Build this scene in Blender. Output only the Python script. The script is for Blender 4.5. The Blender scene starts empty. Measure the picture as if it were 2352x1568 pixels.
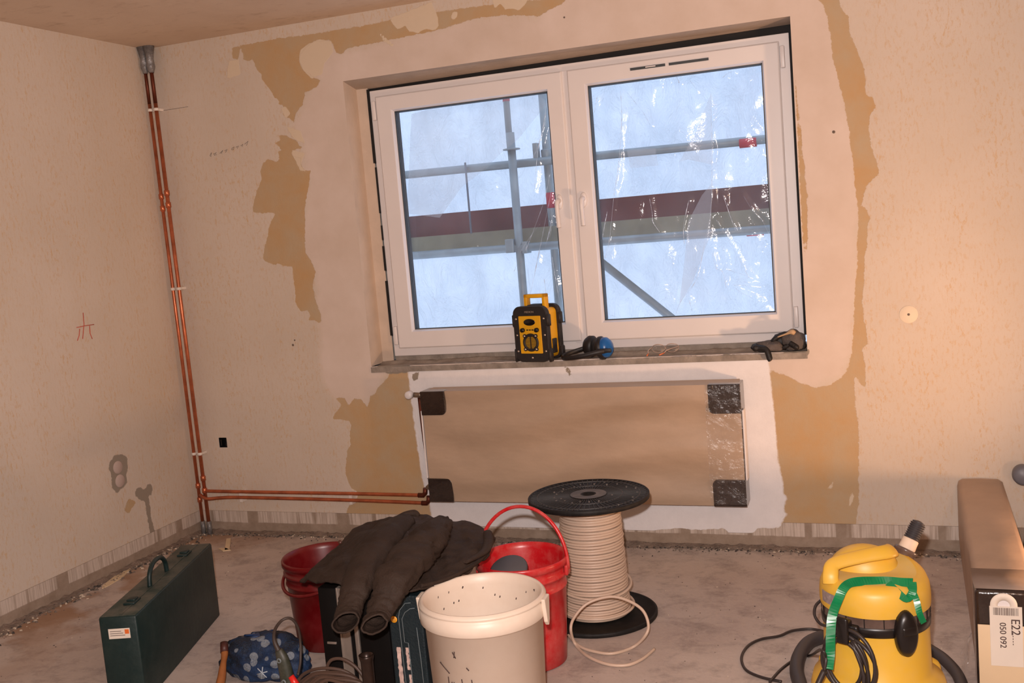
import bpy, bmesh, math, random
import numpy as np
from mathutils import Vector, Matrix, noise
random.seed(7)
PI = math.pi
scene = bpy.context.scene
col = scene.collection
# ------------------------------------------------------------------ camera
F_PX, YAW, PITCH, ROLL = 2360.45, .35942, .1111986, -.0839433
CAM = np.array([3.48258, -4.37947, 1.463258])
def cam_axes():
    cy, sy = math.cos(YAW), math.sin(YAW)
    fwd = np.array([-sy*math.cos(PITCH), cy*math.cos(PITCH), -math.sin(PITCH)])
    right = np.array([cy, sy, 0.0]); up = np.cross(right, fwd)
    r = math.cos(ROLL)*right + math.sin(ROLL)*up
    u = -math.sin(ROLL)*right + math.cos(ROLL)*up
    return r, u, fwd
AR, AU, AF = cam_axes()
cd = bpy.data.cameras.new('camera'); co = bpy.data.objects.new('camera', cd); col.objects.link(co)
cd.sensor_fit = 'HORIZONTAL'; cd.sensor_width = 36; cd.lens = 36*F_PX/2352
cd.clip_start = .05; cd.clip_end = 100
M = Matrix.Identity(4)
for i in range(3):
    M[i][0] = AR[i]; M[i][1] = AU[i]; M[i][2] = -AF[i]; M[i][3] = CAM[i]
co.matrix_world = M
scene.camera = co
def U(px, py, axis, v):
    """point where the line of sight meets the plane x/y/z = v of the room"""
    d = AF + AR*(px-1176)/F_PX - AU*(py-784)/F_PX
    t = (v-CAM[axis])/d[axis]
    return tuple(CAM + t*d)
# ------------------------------------------------------------------ light
scene.view_settings.view_transform = 'Standard'
scene.view_settings.look = 'None'
scene.view_settings.gamma = 1
scene.view_settings.exposure = 0.0
scene.view_settings.use_curve_mapping = False
w = bpy.data.worlds.new('daylight'); scene.world = w; w.use_nodes = True
bg = w.node_tree.nodes['Background']
bg.inputs[0].default_value = (.60, .75, 1.0, 1); bg.inputs[1].default_value = 1.6
def lamp(name, kind, loc, target, energy, color, **kw):
    l = bpy.data.lights.new(name, kind); o = bpy.data.objects.new(name, l); col.objects.link(o)
    l.energy = energy; l.color = color
    for k, v in kw.items(): setattr(l, k, v)
    o.location = loc
    o.rotation_euler = (Vector(target)-Vector(loc)).to_track_quat('-Z', 'Y').to_euler()
    return o
# flash on top of the camera
fl = CAM + AU*.12 - AR*.05
lamp('camera_flash', 'SPOT', tuple(fl), tuple(fl + AF*4 + AU*.35 + AR*.25), 350, (1, .90, .87),
     spot_size=math.radians(98), spot_blend=.5, shadow_soft_size=.02)
# halogen work light standing on the floor out of frame, aimed up at the window wall
lamp('work_light', 'SPOT', (4.40, -1.20, .30), (2.1, -.1, 1.9), 98, (1, .57, .32),
     spot_size=math.radians(106), spot_blend=1, shadow_soft_size=.07)
lamp('warm_fill', 'POINT', (4.25, -4.7, 1.9), (2, -3, 0), 36, (1, .64, .42), shadow_soft_size=.06)  # added warm fill out of view, placed to lift ceiling and walls
# ------------------------------------------------------------------ materials
def lin(c):
    return tuple(((x/255)/12.92 if x/255 <= .04045 else ((x/255+.055)/1.055)**2.4) for x in c)
def nd(nt, typ, **kw):
    n = nt.nodes.new(typ)
    for k, v in kw.items():
        if k == 'inp':
            for a, b in v.items(): n.inputs[a].default_value = b
        else: setattr(n, k, v)
    return n
def math_(nt, op, a, b=None, clamp=False):
    n = nt.nodes.new('ShaderNodeMath'); n.operation = op; n.use_clamp = clamp
    for i, v in enumerate((a, b)):
        if v is None: continue
        if isinstance(v, (int, float)): n.inputs[i].default_value = v
        else: nt.links.new(v, n.inputs[i])
    return n.outputs[0]
def mixc(nt, fac, a, b):
    n = nt.nodes.new('ShaderNodeMix'); n.data_type = 'RGBA'
    for k, v in ((0, fac), (6, a), (7, b)):
        if isinstance(v, (int, float)): n.inputs[k].default_value = v
        elif isinstance(v, tuple): n.inputs[k].default_value = v+(1,) if len(v) == 3 else v
        else: nt.links.new(v, n.inputs[k])
    return n.outputs[2]
def noise_(nt, vec, scale, detail=4, rough=.55, sc=None, dist=0):
    if sc is not None:
        m = nt.nodes.new('ShaderNodeMapping'); m.inputs['Scale'].default_value = sc
        nt.links.new(vec, m.inputs[0]); vec = m.outputs[0]
    n = nt.nodes.new('ShaderNodeTexNoise'); nt.links.new(vec, n.inputs['Vector'])
    n.inputs['Scale'].default_value = scale; n.inputs['Detail'].default_value = detail
    n.inputs['Roughness'].default_value = rough; n.inputs['Distortion'].default_value = dist
    return n.outputs[0]
def ramp(nt, fac, lo, hi, a=0., b=1.):
    n = nt.nodes.new('ShaderNodeMapRange'); n.clamp = True
    n.inputs[1].default_value = lo; n.inputs[2].default_value = hi
    n.inputs[3].default_value = a; n.inputs[4].default_value = b
    nt.links.new(fac, n.inputs[0]); return n.outputs[0]
def bump(nt, h, strength, dist=.01):
    n = nt.nodes.new('ShaderNodeBump'); n.inputs['Strength'].default_value = strength
    n.inputs['Distance'].default_value = dist; nt.links.new(h, n.inputs['Height']); return n.outputs[0]
def newmat(name):
    m = bpy.data.materials.new(name); m.use_nodes = True; nt = m.node_tree
    return m, nt, nt.nodes['Principled BSDF']
def setp(b, **kw):
    for k, v in kw.items():
        b.inputs[k.replace('_', ' ')].default_value = v
def mat(name, rgb, rough=.6, metal=0, var=.12, vscale=6, dust=0, dustc=(175, 160, 145), bmp=0, bscale=60, spec=.5, coat=0):
    m, nt, b = newmat(name)
    tc = nt.nodes.new('ShaderNodeTexCoord').outputs['Object']
    c = lin(rgb); d = tuple(x*(1-var) for x in c); e = tuple(min(1, x*(1+var)) for x in c)
    n = noise_(nt, tc, vscale, 5)
    out = mixc(nt, ramp(nt, n, .3, .7), d, e)
    if dust:
        n2 = noise_(nt, tc, vscale*3.1, 8, .7)
        out = mixc(nt, math_(nt, 'MULTIPLY', ramp(nt, n2, .42, .75), dust), out, lin(dustc))
    nt.links.new(out, b.inputs['Base Color'])
    setp(b, Roughness=rough, Metallic=metal); b.inputs['Specular IOR Level'].default_value = spec
    if coat: b.inputs['Coat Weight'].default_value = coat
    if bmp:
        nt.links.new(bump(nt, noise_(nt, tc, bscale, 4), bmp), b.inputs['Normal'])
    return m
# ------------------------------------------------------------------ mesh helper
class G:
    def __init__(s): s.v = []; s.f = []; s.m = []; s.sm = []
    def add(s, vs, fs, mi=0, smooth=False, T=None):
        o = len(s.v)
        for p in vs:
            s.v.append(tuple(T @ Vector(p)) if T is not None else tuple(p))
        for f in fs: s.f.append(tuple(i+o for i in f)); s.m.append(mi); s.sm.append(smooth)
        return s
    def box(s, lo, hi, mi=0, T=None, bev=0, seg=2):
        if bev:
            bm = bmesh.new(); bmesh.ops.create_cube(bm, size=1)
            for v in bm.verts: v.co = Vector([(lo[i]+hi[i])/2 + v.co[i]*(hi[i]-lo[i]) for i in range(3)])
            bmesh.ops.bevel(bm, geom=bm.edges[:], offset=bev, segments=seg, profile=.5, affect='EDGES')
            bm.verts.index_update()
            s.add([v.co.copy() for v in bm.verts], [[v.index for v in f.verts] for f in bm.faces], mi, True, T); bm.free()
        else:
            vs = [(x, y, z) for x in (lo[0], hi[0]) for y in (lo[1], hi[1]) for z in (lo[2], hi[2])]
            s.add(vs, [(0, 1, 3, 2), (4, 6, 7, 5), (0, 4, 5, 1), (2, 3, 7, 6), (0, 2, 6, 4), (1, 5, 7, 3)], mi, False, T)
        return s
    def lathe(s, prof, n=48, mi=0, T=None, smooth=True, a0=0, a1=2*PI, sx=1, sy=1):
        full = abs(a1-a0-2*PI) < 1e-6; k = n if full else n+1
        vs = []
        for r, z in prof:
            for i in range(k):
                a = a0+(a1-a0)*i/n; vs.append((r*math.cos(a)*sx, r*math.sin(a)*sy, z))
        fs = []
        for j in range(len(prof)-1):
            for i in range(n):
                i2 = (i+1) % k
                fs.append((j*k+i, j*k+i2, (j+1)*k+i2, (j+1)*k+i))
        s.add(vs, fs, mi, smooth, T)
        return s
    def tube(s, pts, r, n=10, mi=0, closed=False, caps=True, T=None, sy=1.0):
        pts = [Vector(p) for p in pts]; N = len(pts)
        rs = r if isinstance(r, (list, tuple)) else [r]*N
        vs = []; up = None
        for i, p in enumerate(pts):
            if closed: t = pts[(i+1) % N]-pts[i-1]
            else: t = pts[min(i+1, N-1)]-pts[max(i-1, 0)]
            if t.length < 1e-9: t = Vector((0, 0, 1))
            t.normalize()
            if up is None:
                up = Vector((0, 0, 1)) if abs(t.z) < .9 else Vector((0, 1, 0))
            a = (up - t*up.dot(t)); a.normalize(); up = a; b = t.cross(a)
            for k in range(n):
                an = 2*PI*k/n; vs.append(p + (a*math.cos(an)*sy + b*math.sin(an))*rs[i])
        fs = []
        for i in range(N if closed else N-1):
            j = (i+1) % N
            for k in range(n):
                k2 = (k+1) % n; fs.append((i*n+k, i*n+k2, j*n+k2, j*n+k))
        s.add(vs, fs, mi, True, T)
        if caps and not closed:
            o = len(s.v)-len(vs)
            s.f.append(tuple(range(o+n-1, o-1, -1))); s.m.append(mi); s.sm.append(False)
            s.f.append(tuple(range(len(s.v)-n, len(s.v)))); s.m.append(mi); s.sm.append(False)
        return s
    def prism(s, poly, d0, d1, axis=1, mi=0, T=None):
        """2-D outline extruded along an axis; poly holds the two other coordinates in order"""
        def P(a, b, d): return (d, a, b) if axis == 0 else ((a, d, b) if axis == 1 else (a, b, d))
        n = len(poly); vs = [P(a, b, d0) for a, b in poly]+[P(a, b, d1) for a, b in poly]
        fs = [tuple(range(n)), tuple(range(2*n-1, n-1, -1))]+[(i, i+n, (i+1) % n+n, (i+1) % n) for i in range(n)]
        s.add(vs, fs, mi, False, T); return s
    def each(s, name, mats, parent=None, origin=(0, 0, 0), **kw):
        """one object per separate piece (pieces whose bounds touch belong together)"""
        par = list(range(len(s.v)))
        def fd(a):
            while par[a] != a: par[a] = par[par[a]]; a = par[a]
            return a
        for f in s.f:
            for i in f[1:]: par[fd(i)] = fd(f[0])
        comp = {}
        for k, f in enumerate(s.f): comp.setdefault(fd(f[0]), []).append(k)
        items = []
        for fl_ in comp.values():
            p = [s.v[i] for k in fl_ for i in s.f[k]]
            items.append([fl_, [min(q[a] for q in p)-.0008 for a in range(3)], [max(q[a] for q in p)+.0008 for a in range(3)]])
        ch = True
        while ch:
            ch = False
            for i in range(len(items)):
                for j in range(i+1, len(items)):
                    A_, B_ = items[i], items[j]
                    if all(A_[1][a] <= B_[2][a] and B_[1][a] <= A_[2][a] for a in range(3)):
                        A_[0] += B_[0]; A_[1] = [min(x, y) for x, y in zip(A_[1], B_[1])]; A_[2] = [max(x, y) for x, y in zip(A_[2], B_[2])]
                        items.pop(j); ch = True; break
                if ch: break
        out = []
        for fl_, lo, hi in items:
            g2 = G(); ids = {}
            for k in sorted(fl_):
                f2 = []
                for i in s.f[k]:
                    if i not in ids: ids[i] = len(g2.v); g2.v.append(s.v[i])
                    f2.append(ids[i])
                g2.f.append(tuple(f2)); g2.m.append(s.m[k]); g2.sm.append(s.sm[k])
            out.append(g2.build(name, mats, parent, origin, **kw))
        return out[0]
    def build(s, name, mats, parent=None, origin=(0, 0, 0), bevel=0, solid=0, subsurf=0, fix=True):
        me = bpy.data.meshes.new(name)
        o3 = Vector(origin)
        me.from_pydata([tuple(Vector(p)-o3) for p in s.v], [], s.f)
        if not isinstance(mats, (list, tuple)): mats = [mats]
        for m in mats: me.materials.append(m)
        me.polygons.foreach_set('material_index', s.m); me.polygons.foreach_set('use_smooth', s.sm)
        me.update()
        if fix:
            bm = bmesh.new(); bm.from_mesh(me); bmesh.ops.recalc_face_normals(bm, faces=bm.faces[:]); bm.to_mesh(me); bm.free()
        o = bpy.data.objects.new(name, me); col.objects.link(o)
        if parent is not None: o.parent = parent
        else: o.location = o3
        if bevel:
            b = o.modifiers.new('bevel', 'BEVEL'); b.width = bevel; b.segments = 2; b.limit_method = 'ANGLE'; b.angle_limit = .7
        if solid:
            b = o.modifiers.new('solid', 'SOLIDIFY'); b.thickness = solid; b.offset = 0
        if subsurf:
            b = o.modifiers.new('sub', 'SUBSURF'); b.levels = subsurf; b.render_levels = subsurf
        return o
def tag(o, label, cat, group=None, kind=None):
    if label: o['label'] = label
    if cat: o['category'] = cat
    if group: o['group'] = group
    if kind: o['kind'] = kind
    return o
def thing(name, label, cat, loc, rz=0, group=None):
    o = bpy.data.objects.new(name, None); col.objects.link(o); o.empty_display_size = .1
    o.location = loc; o.rotation_euler = (0, 0, rz)
    return tag(o, label, cat, group)
def struct(o): o['kind'] = 'structure'; return o
def smooth(pts, n=8, closed=False):
    pts = [Vector(p) for p in pts]; N = len(pts); out = []
    rng = range(N) if closed else range(N-1)
    for i in rng:
        if closed: a, b, c, d = pts[i-1], pts[i], pts[(i+1) % N], pts[(i+2) % N]
        else: a, b, c, d = pts[max(i-1, 0)], pts[i], pts[i+1], pts[min(i+2, N-1)]
        for k in range(n):
            t = k/n
            out.append(.5*((2*b)+(c-a)*t+(2*a-5*b+4*c-d)*t*t+(3*b-a-3*c+d)*t**3))
    if not closed: out.append(pts[-1])
    return out
def lerp_list(vals, m):
    out = []
    for i in range(m):
        t = i/(m-1)*(len(vals)-1); k = min(int(t), len(vals)-2); f = t-k
        out.append(vals[k]*(1-f)+vals[k+1]*f)
    return out
def lettering(name, text, size, mat_, parent, loc, rot, ext=.0006, align='CENTER'):
    cu = bpy.data.curves.new(name, 'FONT'); cu.body = text; cu.size = size; cu.extrude = ext
    cu.align_x = align; cu.align_y = 'CENTER'
    tmp = bpy.data.objects.new(name, cu); me = bpy.data.meshes.new_from_object(tmp); bpy.data.objects.remove(tmp)
    me.materials.clear(); me.materials.append(mat_)
    o = bpy.data.objects.new(name, me); col.objects.link(o); o.parent = parent; o.location = loc; o.rotation_euler = rot
    return o
# ------------------------------------------------------------------ room shell
H, WX, YR = 2.5, 4.95, -5.3
X1, X2, ZB, ZT = 1.101, 3.138, .848, 2.203
def px_poly(pts, axis=1, v=0.0):
    out = [U(x, y, axis, v) for x, y in pts]
    return [(p[0], p[2]) for p in out] if axis == 1 else [(p[1], p[2]) for p in out]
def sdf(px, pz, polys):
    best = np.full(px.shape, 9.0)
    for poly in polys:
        n = len(poly); d = np.full(px.shape, 9.0); ins = np.zeros(px.shape, bool)
        for i in range(n):
            ax, az = poly[i]; bx, bz = poly[(i+1) % n]
            ex, ez = bx-ax, bz-az; L = ex*ex+ez*ez+1e-12
            t = np.clip(((px-ax)*ex+(pz-az)*ez)/L, 0, 1)
            d = np.minimum(d, np.hypot(px-ax-t*ex, pz-az-t*ez))
            if abs(ez) > 1e-12:
                c = ((az > pz) != (bz > pz)) & (px < ex*(pz-az)/ez+ax); ins ^= c
        d = np.where(ins, -d, d); best = np.minimum(best, d)
    return best
def circ(cx, cz, r, n=24): return [(cx+r*math.cos(2*PI*i/n), cz+r*math.sin(2*PI*i/n)) for i in range(n)]
T1 = [(531,110),(560,103),(640,88),(720,78),(775,68),(830,60),(870,52),(900,45),(1000,28),(1100,14),(1200,3),(1300,-5),(1300,2),(1235,38),(1200,36),(1160,35),(1100,40),(1050,55),(1000,70),(940,82),(880,95),(800,110),(785,125),(770,120),(765,100),(755,92),(720,95),(705,105),(690,125),(687,140),(695,160),(710,170),(720,178),(735,185),(728,200),(700,212),(695,240),(680,260),(675,280),(665,272),(650,265),(648,250),(655,245),(640,240),(638,228),(630,225),(620,205),(610,195),(602,180),(600,170),(590,160),(585,150),(580,135),(570,140),(560,135),(558,120),(552,112),(548,135),(534,136)]
T2 = [(640,310),(660,312),(680,325),(695,340),(672,345),(672,358),(690,362),(690,378),(700,392),(712,392),(710,420),(705,450),(700,480),(700,520),(700,560),(702,580),(715,600),(725,625),(718,650),(722,680),(730,705),(738,725),(736,742),(720,735),(710,736),(712,722),(705,712),(692,716),(680,700),(678,670),(674,640),(672,612),(650,610),(640,605),(632,608),(620,605),(604,597),(606,570),(614,545),(618,520),(625,505),(634,490),(615,488),(600,490),(582,488),(580,478),(584,455),(595,425),(602,412),(598,395),(602,378),(615,365),(635,372),(642,365),(638,350),(648,345),(640,335),(632,330),(645,322)]
T3 = [(940,850),(943,880),(948,920),(955,960),(962,1010),(968,1060),(975,1110),(985,1150),(990,1170),(993,1197),(960,1198),(860,1197),(800,1192),(795,1178),(800,1165),(812,1150),(822,1143),(820,1130),(808,1120),(798,1105),(793,1080),(795,1060),(797,1035),(805,1020),(803,990),(806,975),(800,965),(765,962),(770,948),(785,930),(770,915),(790,912),(800,930),(815,915),(830,918),(845,935),(850,910),(860,905),(868,890),(890,870),(895,855)]
T4 = [(1768,850),(1800,860),(1840,880),(1870,890),(1905,885),(1935,865),(1950,840),(1955,810),(1960,760),(1962,700),(1965,650),(1970,600),(1968,560),(1972,500),(1965,440),(1960,380),(1950,300),(1940,240),(1925,180),(1912,130),(1908,80),(1900,40),(1890,10),(1870,-10),(1930,-10),(1928,15),(1948,38),(1950,70),(1962,100),(1975,130),(1985,160),(1988,185),(1988,215),(2003,225),(2012,245),(2000,262),(1995,290),(1998,320),(2005,355),(2015,375),(2020,400),(2005,410),(1990,425),(1983,450),(1980,470),(1988,480),(1998,500),(1992,520),(1992,560),(1985,590),(1985,650),(1980,690),(1985,740),(1990,760),(1992,790),(1980,800),(1985,830),(1988,870),(1990,890),(1980,885),(1970,870),(1962,865),(1963,900),(1965,940),(1970,960),(1973,1010),(1972,1080),(1972,1150),(1965,1219),(1790,1217),(1800,1180),(1805,1140),(1800,1130),(1795,1090),(1785,1050),(1780,1000),(1777,950),(1772,900)]
T5 = [(1826,180),(1836,260),(1844,350),(1854,450),(1856,540),(1850,600),(1842,520)]
WH = [(935,845),(1100,836),(1300,828),(1500,822),(1700,814),(1760,812),(1765,830),(1768,850),(1772,900),(1778,950),(1782,1000),(1788,1060),(1796,1100),(1800,1135),(1808,1140),(1800,1170),(1806,1180),(1790,1213),(1740,1214),(1730,1226),(1680,1230),(1660,1214),(1600,1218),(1560,1213),(1500,1220),(1450,1228),(1420,1214),(1280,1214),(1250,1226),(1180,1214),(1120,1222),(1060,1205),(1010,1202),(993,1195),(985,1150),(970,1100),(955,1000),(945,920),(940,880)]
SK = [(735,185),(700,240),(672,290),(700,330),(700,380),(712,420),(700,500),(700,570),(725,620),(728,700),(738,740),(735,830),(740,880),(770,915),(800,930),(850,915),(895,860),(940,850),(1768,850),(1870,892),(1935,865),(1957,810),(1964,700),(1972,600),(1974,440),(1962,300),(1937,180),(1910,40),(1892,-10),(1240,-10),(1235,38),(1100,40),(1000,70),(880,95),(780,125),(735,90),(700,100),(686,130),(690,170)]
SC = [[(895,42),(990,5),(1005,35),(1008,60),(998,70),(975,66),(960,76),(940,72),(930,58),(915,68),(905,60)],
      [(1130,-8),(1215,-5),(1205,12),(1190,25),(1175,18),(1160,22),(1150,8),(1135,20)],[(868,72),(880,82),(895,95),(908,107),(898,106),(882,96)],
      [(1040,28),(1052,26),(1050,38),(1042,47),(1036,40)],[(672,345),(700,352),(690,378),(706,395),(690,392),(680,372),(668,352)],
      [(1908,1110),(1914,1104),(1913,1120),(1900,1124)],[(1955,1125),(1962,1140),(1958,1155),(1950,1165),(1952,1140)]]
SC2 = [[(735,90),(760,95),(765,120),(745,145),(740,170),(715,180),(695,160),(686,140),(690,115),(705,102)], [(646,250),(655,243),(668,262),(655,272)],
       [(525,140),(548,136),(552,172),(520,180)], [(655,290),(690,300),(700,330),(676,320)]]
MO = [[(850,845),(900,835),(940,838),(942,856),(895,858),(865,852)], [(1240,848),(1262,860),(1310,846),(1318,862),(1300,858),(1288,842)][:0] or [(945,862),(965,850),(960,868),(950,874)],
      [(1295,838),(1312,852),(1318,866),(1306,862)], [(1570,818),(1640,816),(1648,826),(1580,828)], [(1660,814),(1690,812),(1690,822),(1662,822)], [(1800,806),(1860,802),(1857,815),(1800,820)]]
def wall_mat():
    m, nt, b = newmat('papered_plaster')
    tc = nt.nodes.new('ShaderNodeTexCoord').outputs['Object']
    def at(n):
        a = nt.nodes.new('ShaderNodeAttribute'); a.attribute_name = n; return a.outputs['Fac']
    def mask(n, amp, scale, w=.0015, sc=None, rough=.6):
        nz = noise_(nt, tc, scale, 5, rough, sc)
        v = math_(nt, 'ADD', at(n), math_(nt, 'MULTIPLY', math_(nt, 'SUBTRACT', nz, .5), amp))
        return ramp(nt, v, -w, w, 1, 0)
    big = noise_(nt, tc, 1.6, 4); fine = noise_(nt, tc, 140, 3, .6)
    fleck = noise_(nt, tc, 20, 7, .78, (4, 4, 1.6)); fl2 = noise_(nt, tc, 3, 3, .5, (4, 4, .7))
    fm = math_(nt, 'MULTIPLY', ramp(nt, fleck, .515, .60), ramp(nt, fl2, .38, .62, .25, 1))
    paper = mixc(nt, ramp(nt, big, .3, .7), lin((202, 187, 171)), lin((211, 197, 183)))
    paper = mixc(nt, math_(nt, 'MULTIPLY', fm, .72), paper, lin((200, 166, 124)))
    sn = noise_(nt, tc, 3.2, 5, .6)
    skim = mixc(nt, ramp(nt, sn, .3, .7), lin((205, 187, 172)), lin((219, 203, 192)))
    tn = noise_(nt, tc, 5, 6, .65, dist=.3)
    tan = mixc(nt, ramp(nt, tn, .3, .72), lin((190, 154, 110)), lin((184, 164, 136)))
    m_sk = mask('sd_skim', .10, 7, .02); m_tan = mask('sd_tan', .026, 34, .0015, None, .7); m_w = mask('sd_white', .022, 26, .004)
    m_sc = mask('sd_scrap', .014, 40); m_mo = mask('sd_mortar', .03, 30)
    c = mixc(nt, m_sk, paper, skim); c = mixc(nt, m_tan, c, tan)
    c = mixc(nt, m_sc, c, lin((214, 196, 172)))
    wn = noise_(nt, tc, 9, 6, .7)
    white = mixc(nt, ramp(nt, wn, .3, .75), lin((226, 222, 222)), lin((238, 234, 234)))
    c = mixc(nt, m_w, c, white)
    c = mixc(nt, m_mo, c, lin((150, 138, 124)))
    # bare strip where the skirting board was
    sep = nt.nodes.new('ShaderNodeSeparateXYZ'); nt.links.new(tc, sep.inputs[0]); z = sep.outputs['Z']
    zn = math_(nt, 'ADD', z, math_(nt, 'MULTIPLY', math_(nt, 'SUBTRACT', noise_(nt, tc, 6, 3), .5), .012))
    gn = noise_(nt, tc, 12, 6, .7)
    grey = mixc(nt, ramp(nt, gn, .3, .7), lin((140, 122, 106)), lin((168, 150, 134)))
    strk = noise_(nt, tc, 40, 3, .6, (3, 3, .12)); patch = noise_(nt, tc, 5, 3, .5, (1.5, 1.5, .05))
    band = math_(nt, 'MULTIPLY', math_(nt, 'MULTIPLY', ramp(nt, zn, .052, .056), ramp(nt, patch, .43, .46)), ramp(nt, strk, .35, .6, .3, .85))
    grey = mixc(nt, band, grey, lin((214, 200, 188)))
    lowm = ramp(nt, math_(nt, 'ADD', z, math_(nt, 'MULTIPLY', m_w, .05)), .112, .114, 1, 0)
    c = mixc(nt, lowm, c, grey)
    nt.links.new(c, b.inputs['Base Color']); setp(b, Roughness=.9); b.inputs['Specular IOR Level'].default_value = .15
    # relief: wallpaper is thicker than the bare plaster
    rel = math_(nt, 'MULTIPLY', math_(nt, 'ADD', math_(nt, 'SUBTRACT', 1, m_tan), m_sc), .5)
    h = math_(nt, 'ADD', math_(nt, 'MULTIPLY', rel, .35), math_(nt, 'MULTIPLY', math_(nt, 'MULTIPLY', fleck, math_(nt, 'SUBTRACT', 1, m_sk)), .35))
    h = math_(nt, 'ADD', h, math_(nt, 'MULTIPLY', fine, .08)); h = math_(nt, 'SUBTRACT', h, math_(nt, 'MULTIPLY', lowm, .6))
    h = math_(nt, 'ADD', h, math_(nt, 'MULTIPLY', noise_(nt, tc, 18, 4), .12))
    nt.links.new(bump(nt, h, .6, .006), b.inputs['Normal'])
    return m
M_WALL = wall_mat()
def grid_wall(name, us, vs, place, skip, attrs):
    nu, nv = len(us), len(vs)
    uu, vv = np.meshgrid(us, vs); uu = uu.ravel(); vv = vv.ravel()
    co_ = place(uu, vv)
    i, j = np.meshgrid(np.arange(nu-1), np.arange(nv-1)); i = i.ravel(); j = j.ravel()
    uc = (us[i]+us[i+1])/2; vc = (vs[j]+vs[j+1])/2
    keep = ~skip(uc, vc); i = i[keep]; j = j[keep]
    a = j*nu+i; f = np.stack([a, a+1, a+1+nu, a+nu], 1)
    me = bpy.data.meshes.new(name); me.from_pydata(co_.tolist(), [], f.tolist()); me.update()
    for n, polys in attrs.items():
        at = me.attributes.new(n, 'FLOAT', 'POINT')
        at.data.foreach_set('value', sdf(uu, vv, polys).astype(np.float32) if polys else np.full(len(uu), 9., np.float32))
    me.materials.append(M_WALL)
    o = bpy.data.objects.new(name, me); col.objects.link(o); return struct(o)
SOC = U(513, 1016, 1, 0); sx0, sx1, sz0, sz1 = SOC[0]-.026, SOC[0]+.022, SOC[2]-.026, SOC[2]+.026
us = np.unique(np.concatenate([np.arange(0, WX+.001, .011), [WX, X1, X2, sx0, sx1]])); vs = np.unique(np.concatenate([np.arange(0, H, .011), [H, ZB, ZT, sz0, sz1]]))
hole = lambda a, b: ((a > X1) & (a < X2) & (b > ZB) & (b < ZT)) | ((a > sx0) & (a < sx1) & (b > sz0) & (b < sz1))
P1 = lambda L: [px_poly(q) for q in L]
wb = grid_wall('wall_back', us, vs, lambda a, b: np.stack([a, 0*a, b], 1), hole,
    {'sd_tan': P1([T1, T2, T3, T4, T5]), 'sd_white': P1([WH]), 'sd_skim': P1([SK]), 'sd_scrap': P1(SC+SC2), 'sd_mortar': P1(MO)})
LW_ROUGH = [(262,1046),(282,1042),(292,1052),(294,1070),(290,1090),(292,1108),(280,1122),(268,1133),(258,1120),(256,1095),(250,1075),(254,1058)]
LW_HEART = [(312,1122),(322,1119),(333,1125),(338,1110),(346,1110),(351,1120),(347,1135),(340,1140),(345,1160),(346,1185),(353,1210),(357,1225),(358,1252),(350,1250),(343,1215),(337,1180),(332,1150),(320,1148),(310,1138)]
lus = np.arange(-5.3, .001, .016); lvs = np.unique(np.append(np.arange(0, H, .016), H)); lus[-1] = 0
P0 = lambda L: [px_poly(q, 0, 0.0) for q in L]
wl = grid_wall('wall_left', lus, lvs, lambda a, b: np.stack([0*a, a, b], 1), lambda a, b: a > 9,
    {'sd_tan': P0([[(283,1172),(290,1160),(292,1146),(300,1145),(318,1158),(305,1162),(300,1172),(296,1180)]]), 'sd_white': None, 'sd_skim': None, 'sd_scrap': None,
     'sd_mortar': P0([LW_ROUGH, LW_HEART])})
wr = grid_wall('wall_right', np.arange(-5.3, .05, .1), np.append(np.arange(0, H, .1), H), lambda a, b: np.stack([0*a+WX, a, b], 1), lambda a, b: a > 9,
    {k: None for k in ('sd_tan', 'sd_white', 'sd_skim', 'sd_scrap', 'sd_mortar')})
wf = grid_wall('wall_front', np.append(np.arange(0, WX, .1), WX), np.append(np.arange(0, H, .1), H), lambda a, b: np.stack([a, 0*a+YR, b], 1), lambda a, b: a > 9,
    {k: None for k in ('sd_tan', 'sd_white', 'sd_skim', 'sd_scrap', 'sd_mortar')})
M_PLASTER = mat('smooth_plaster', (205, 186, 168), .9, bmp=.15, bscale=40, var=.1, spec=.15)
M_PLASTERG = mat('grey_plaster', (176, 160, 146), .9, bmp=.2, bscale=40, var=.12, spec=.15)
M_MORTAR = mat('grey_mortar', (150, 140, 130), .95, var=.25, vscale=14, bmp=.5, bscale=50, spec=.1)
M_DARK = mat('dark_foam_tape', (20, 18, 18), .8, var=.3)
# window recess (reveals), child parts of the back wall
g = G(); D = .125
g.add([(X1, 0, ZB), (X1, D, ZB), (X1, D, ZT), (X1, 0, ZT)], [(0, 1, 2, 3)])
g.add([(X1, D, ZB), (X1+.058, D+.006, ZB), (X1+.058, D+.006, ZT), (X1, D, ZT)], [(0, 1, 2, 3)])
g.add([(X2, 0, ZB), (X2, .22, ZB), (X2, .22, ZT), (X2, 0, ZT)], [(0, 1, 2, 3)])
g.build('window_reveal', M_PLASTER, wb, fix=False)
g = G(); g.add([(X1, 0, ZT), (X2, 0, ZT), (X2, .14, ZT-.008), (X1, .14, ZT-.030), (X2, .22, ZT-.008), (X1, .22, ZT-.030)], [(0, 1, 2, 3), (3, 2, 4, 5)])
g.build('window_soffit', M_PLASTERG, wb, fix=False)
# outer shell so daylight enters only by the window
g = G()
for lo, hi in (((-.3, .22, -.3), (X1+.05, .3, 2.8)), ((X2, .22, -.3), (5.2, .3, 2.8)), ((X1, .22, -.3), (X2, .3, .85)), ((X1, .22, ZT), (X2, .3, 2.8))):
    g.box(lo, hi)
struct(g.build('trim_outer_masonry', M_MORTAR))
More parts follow.
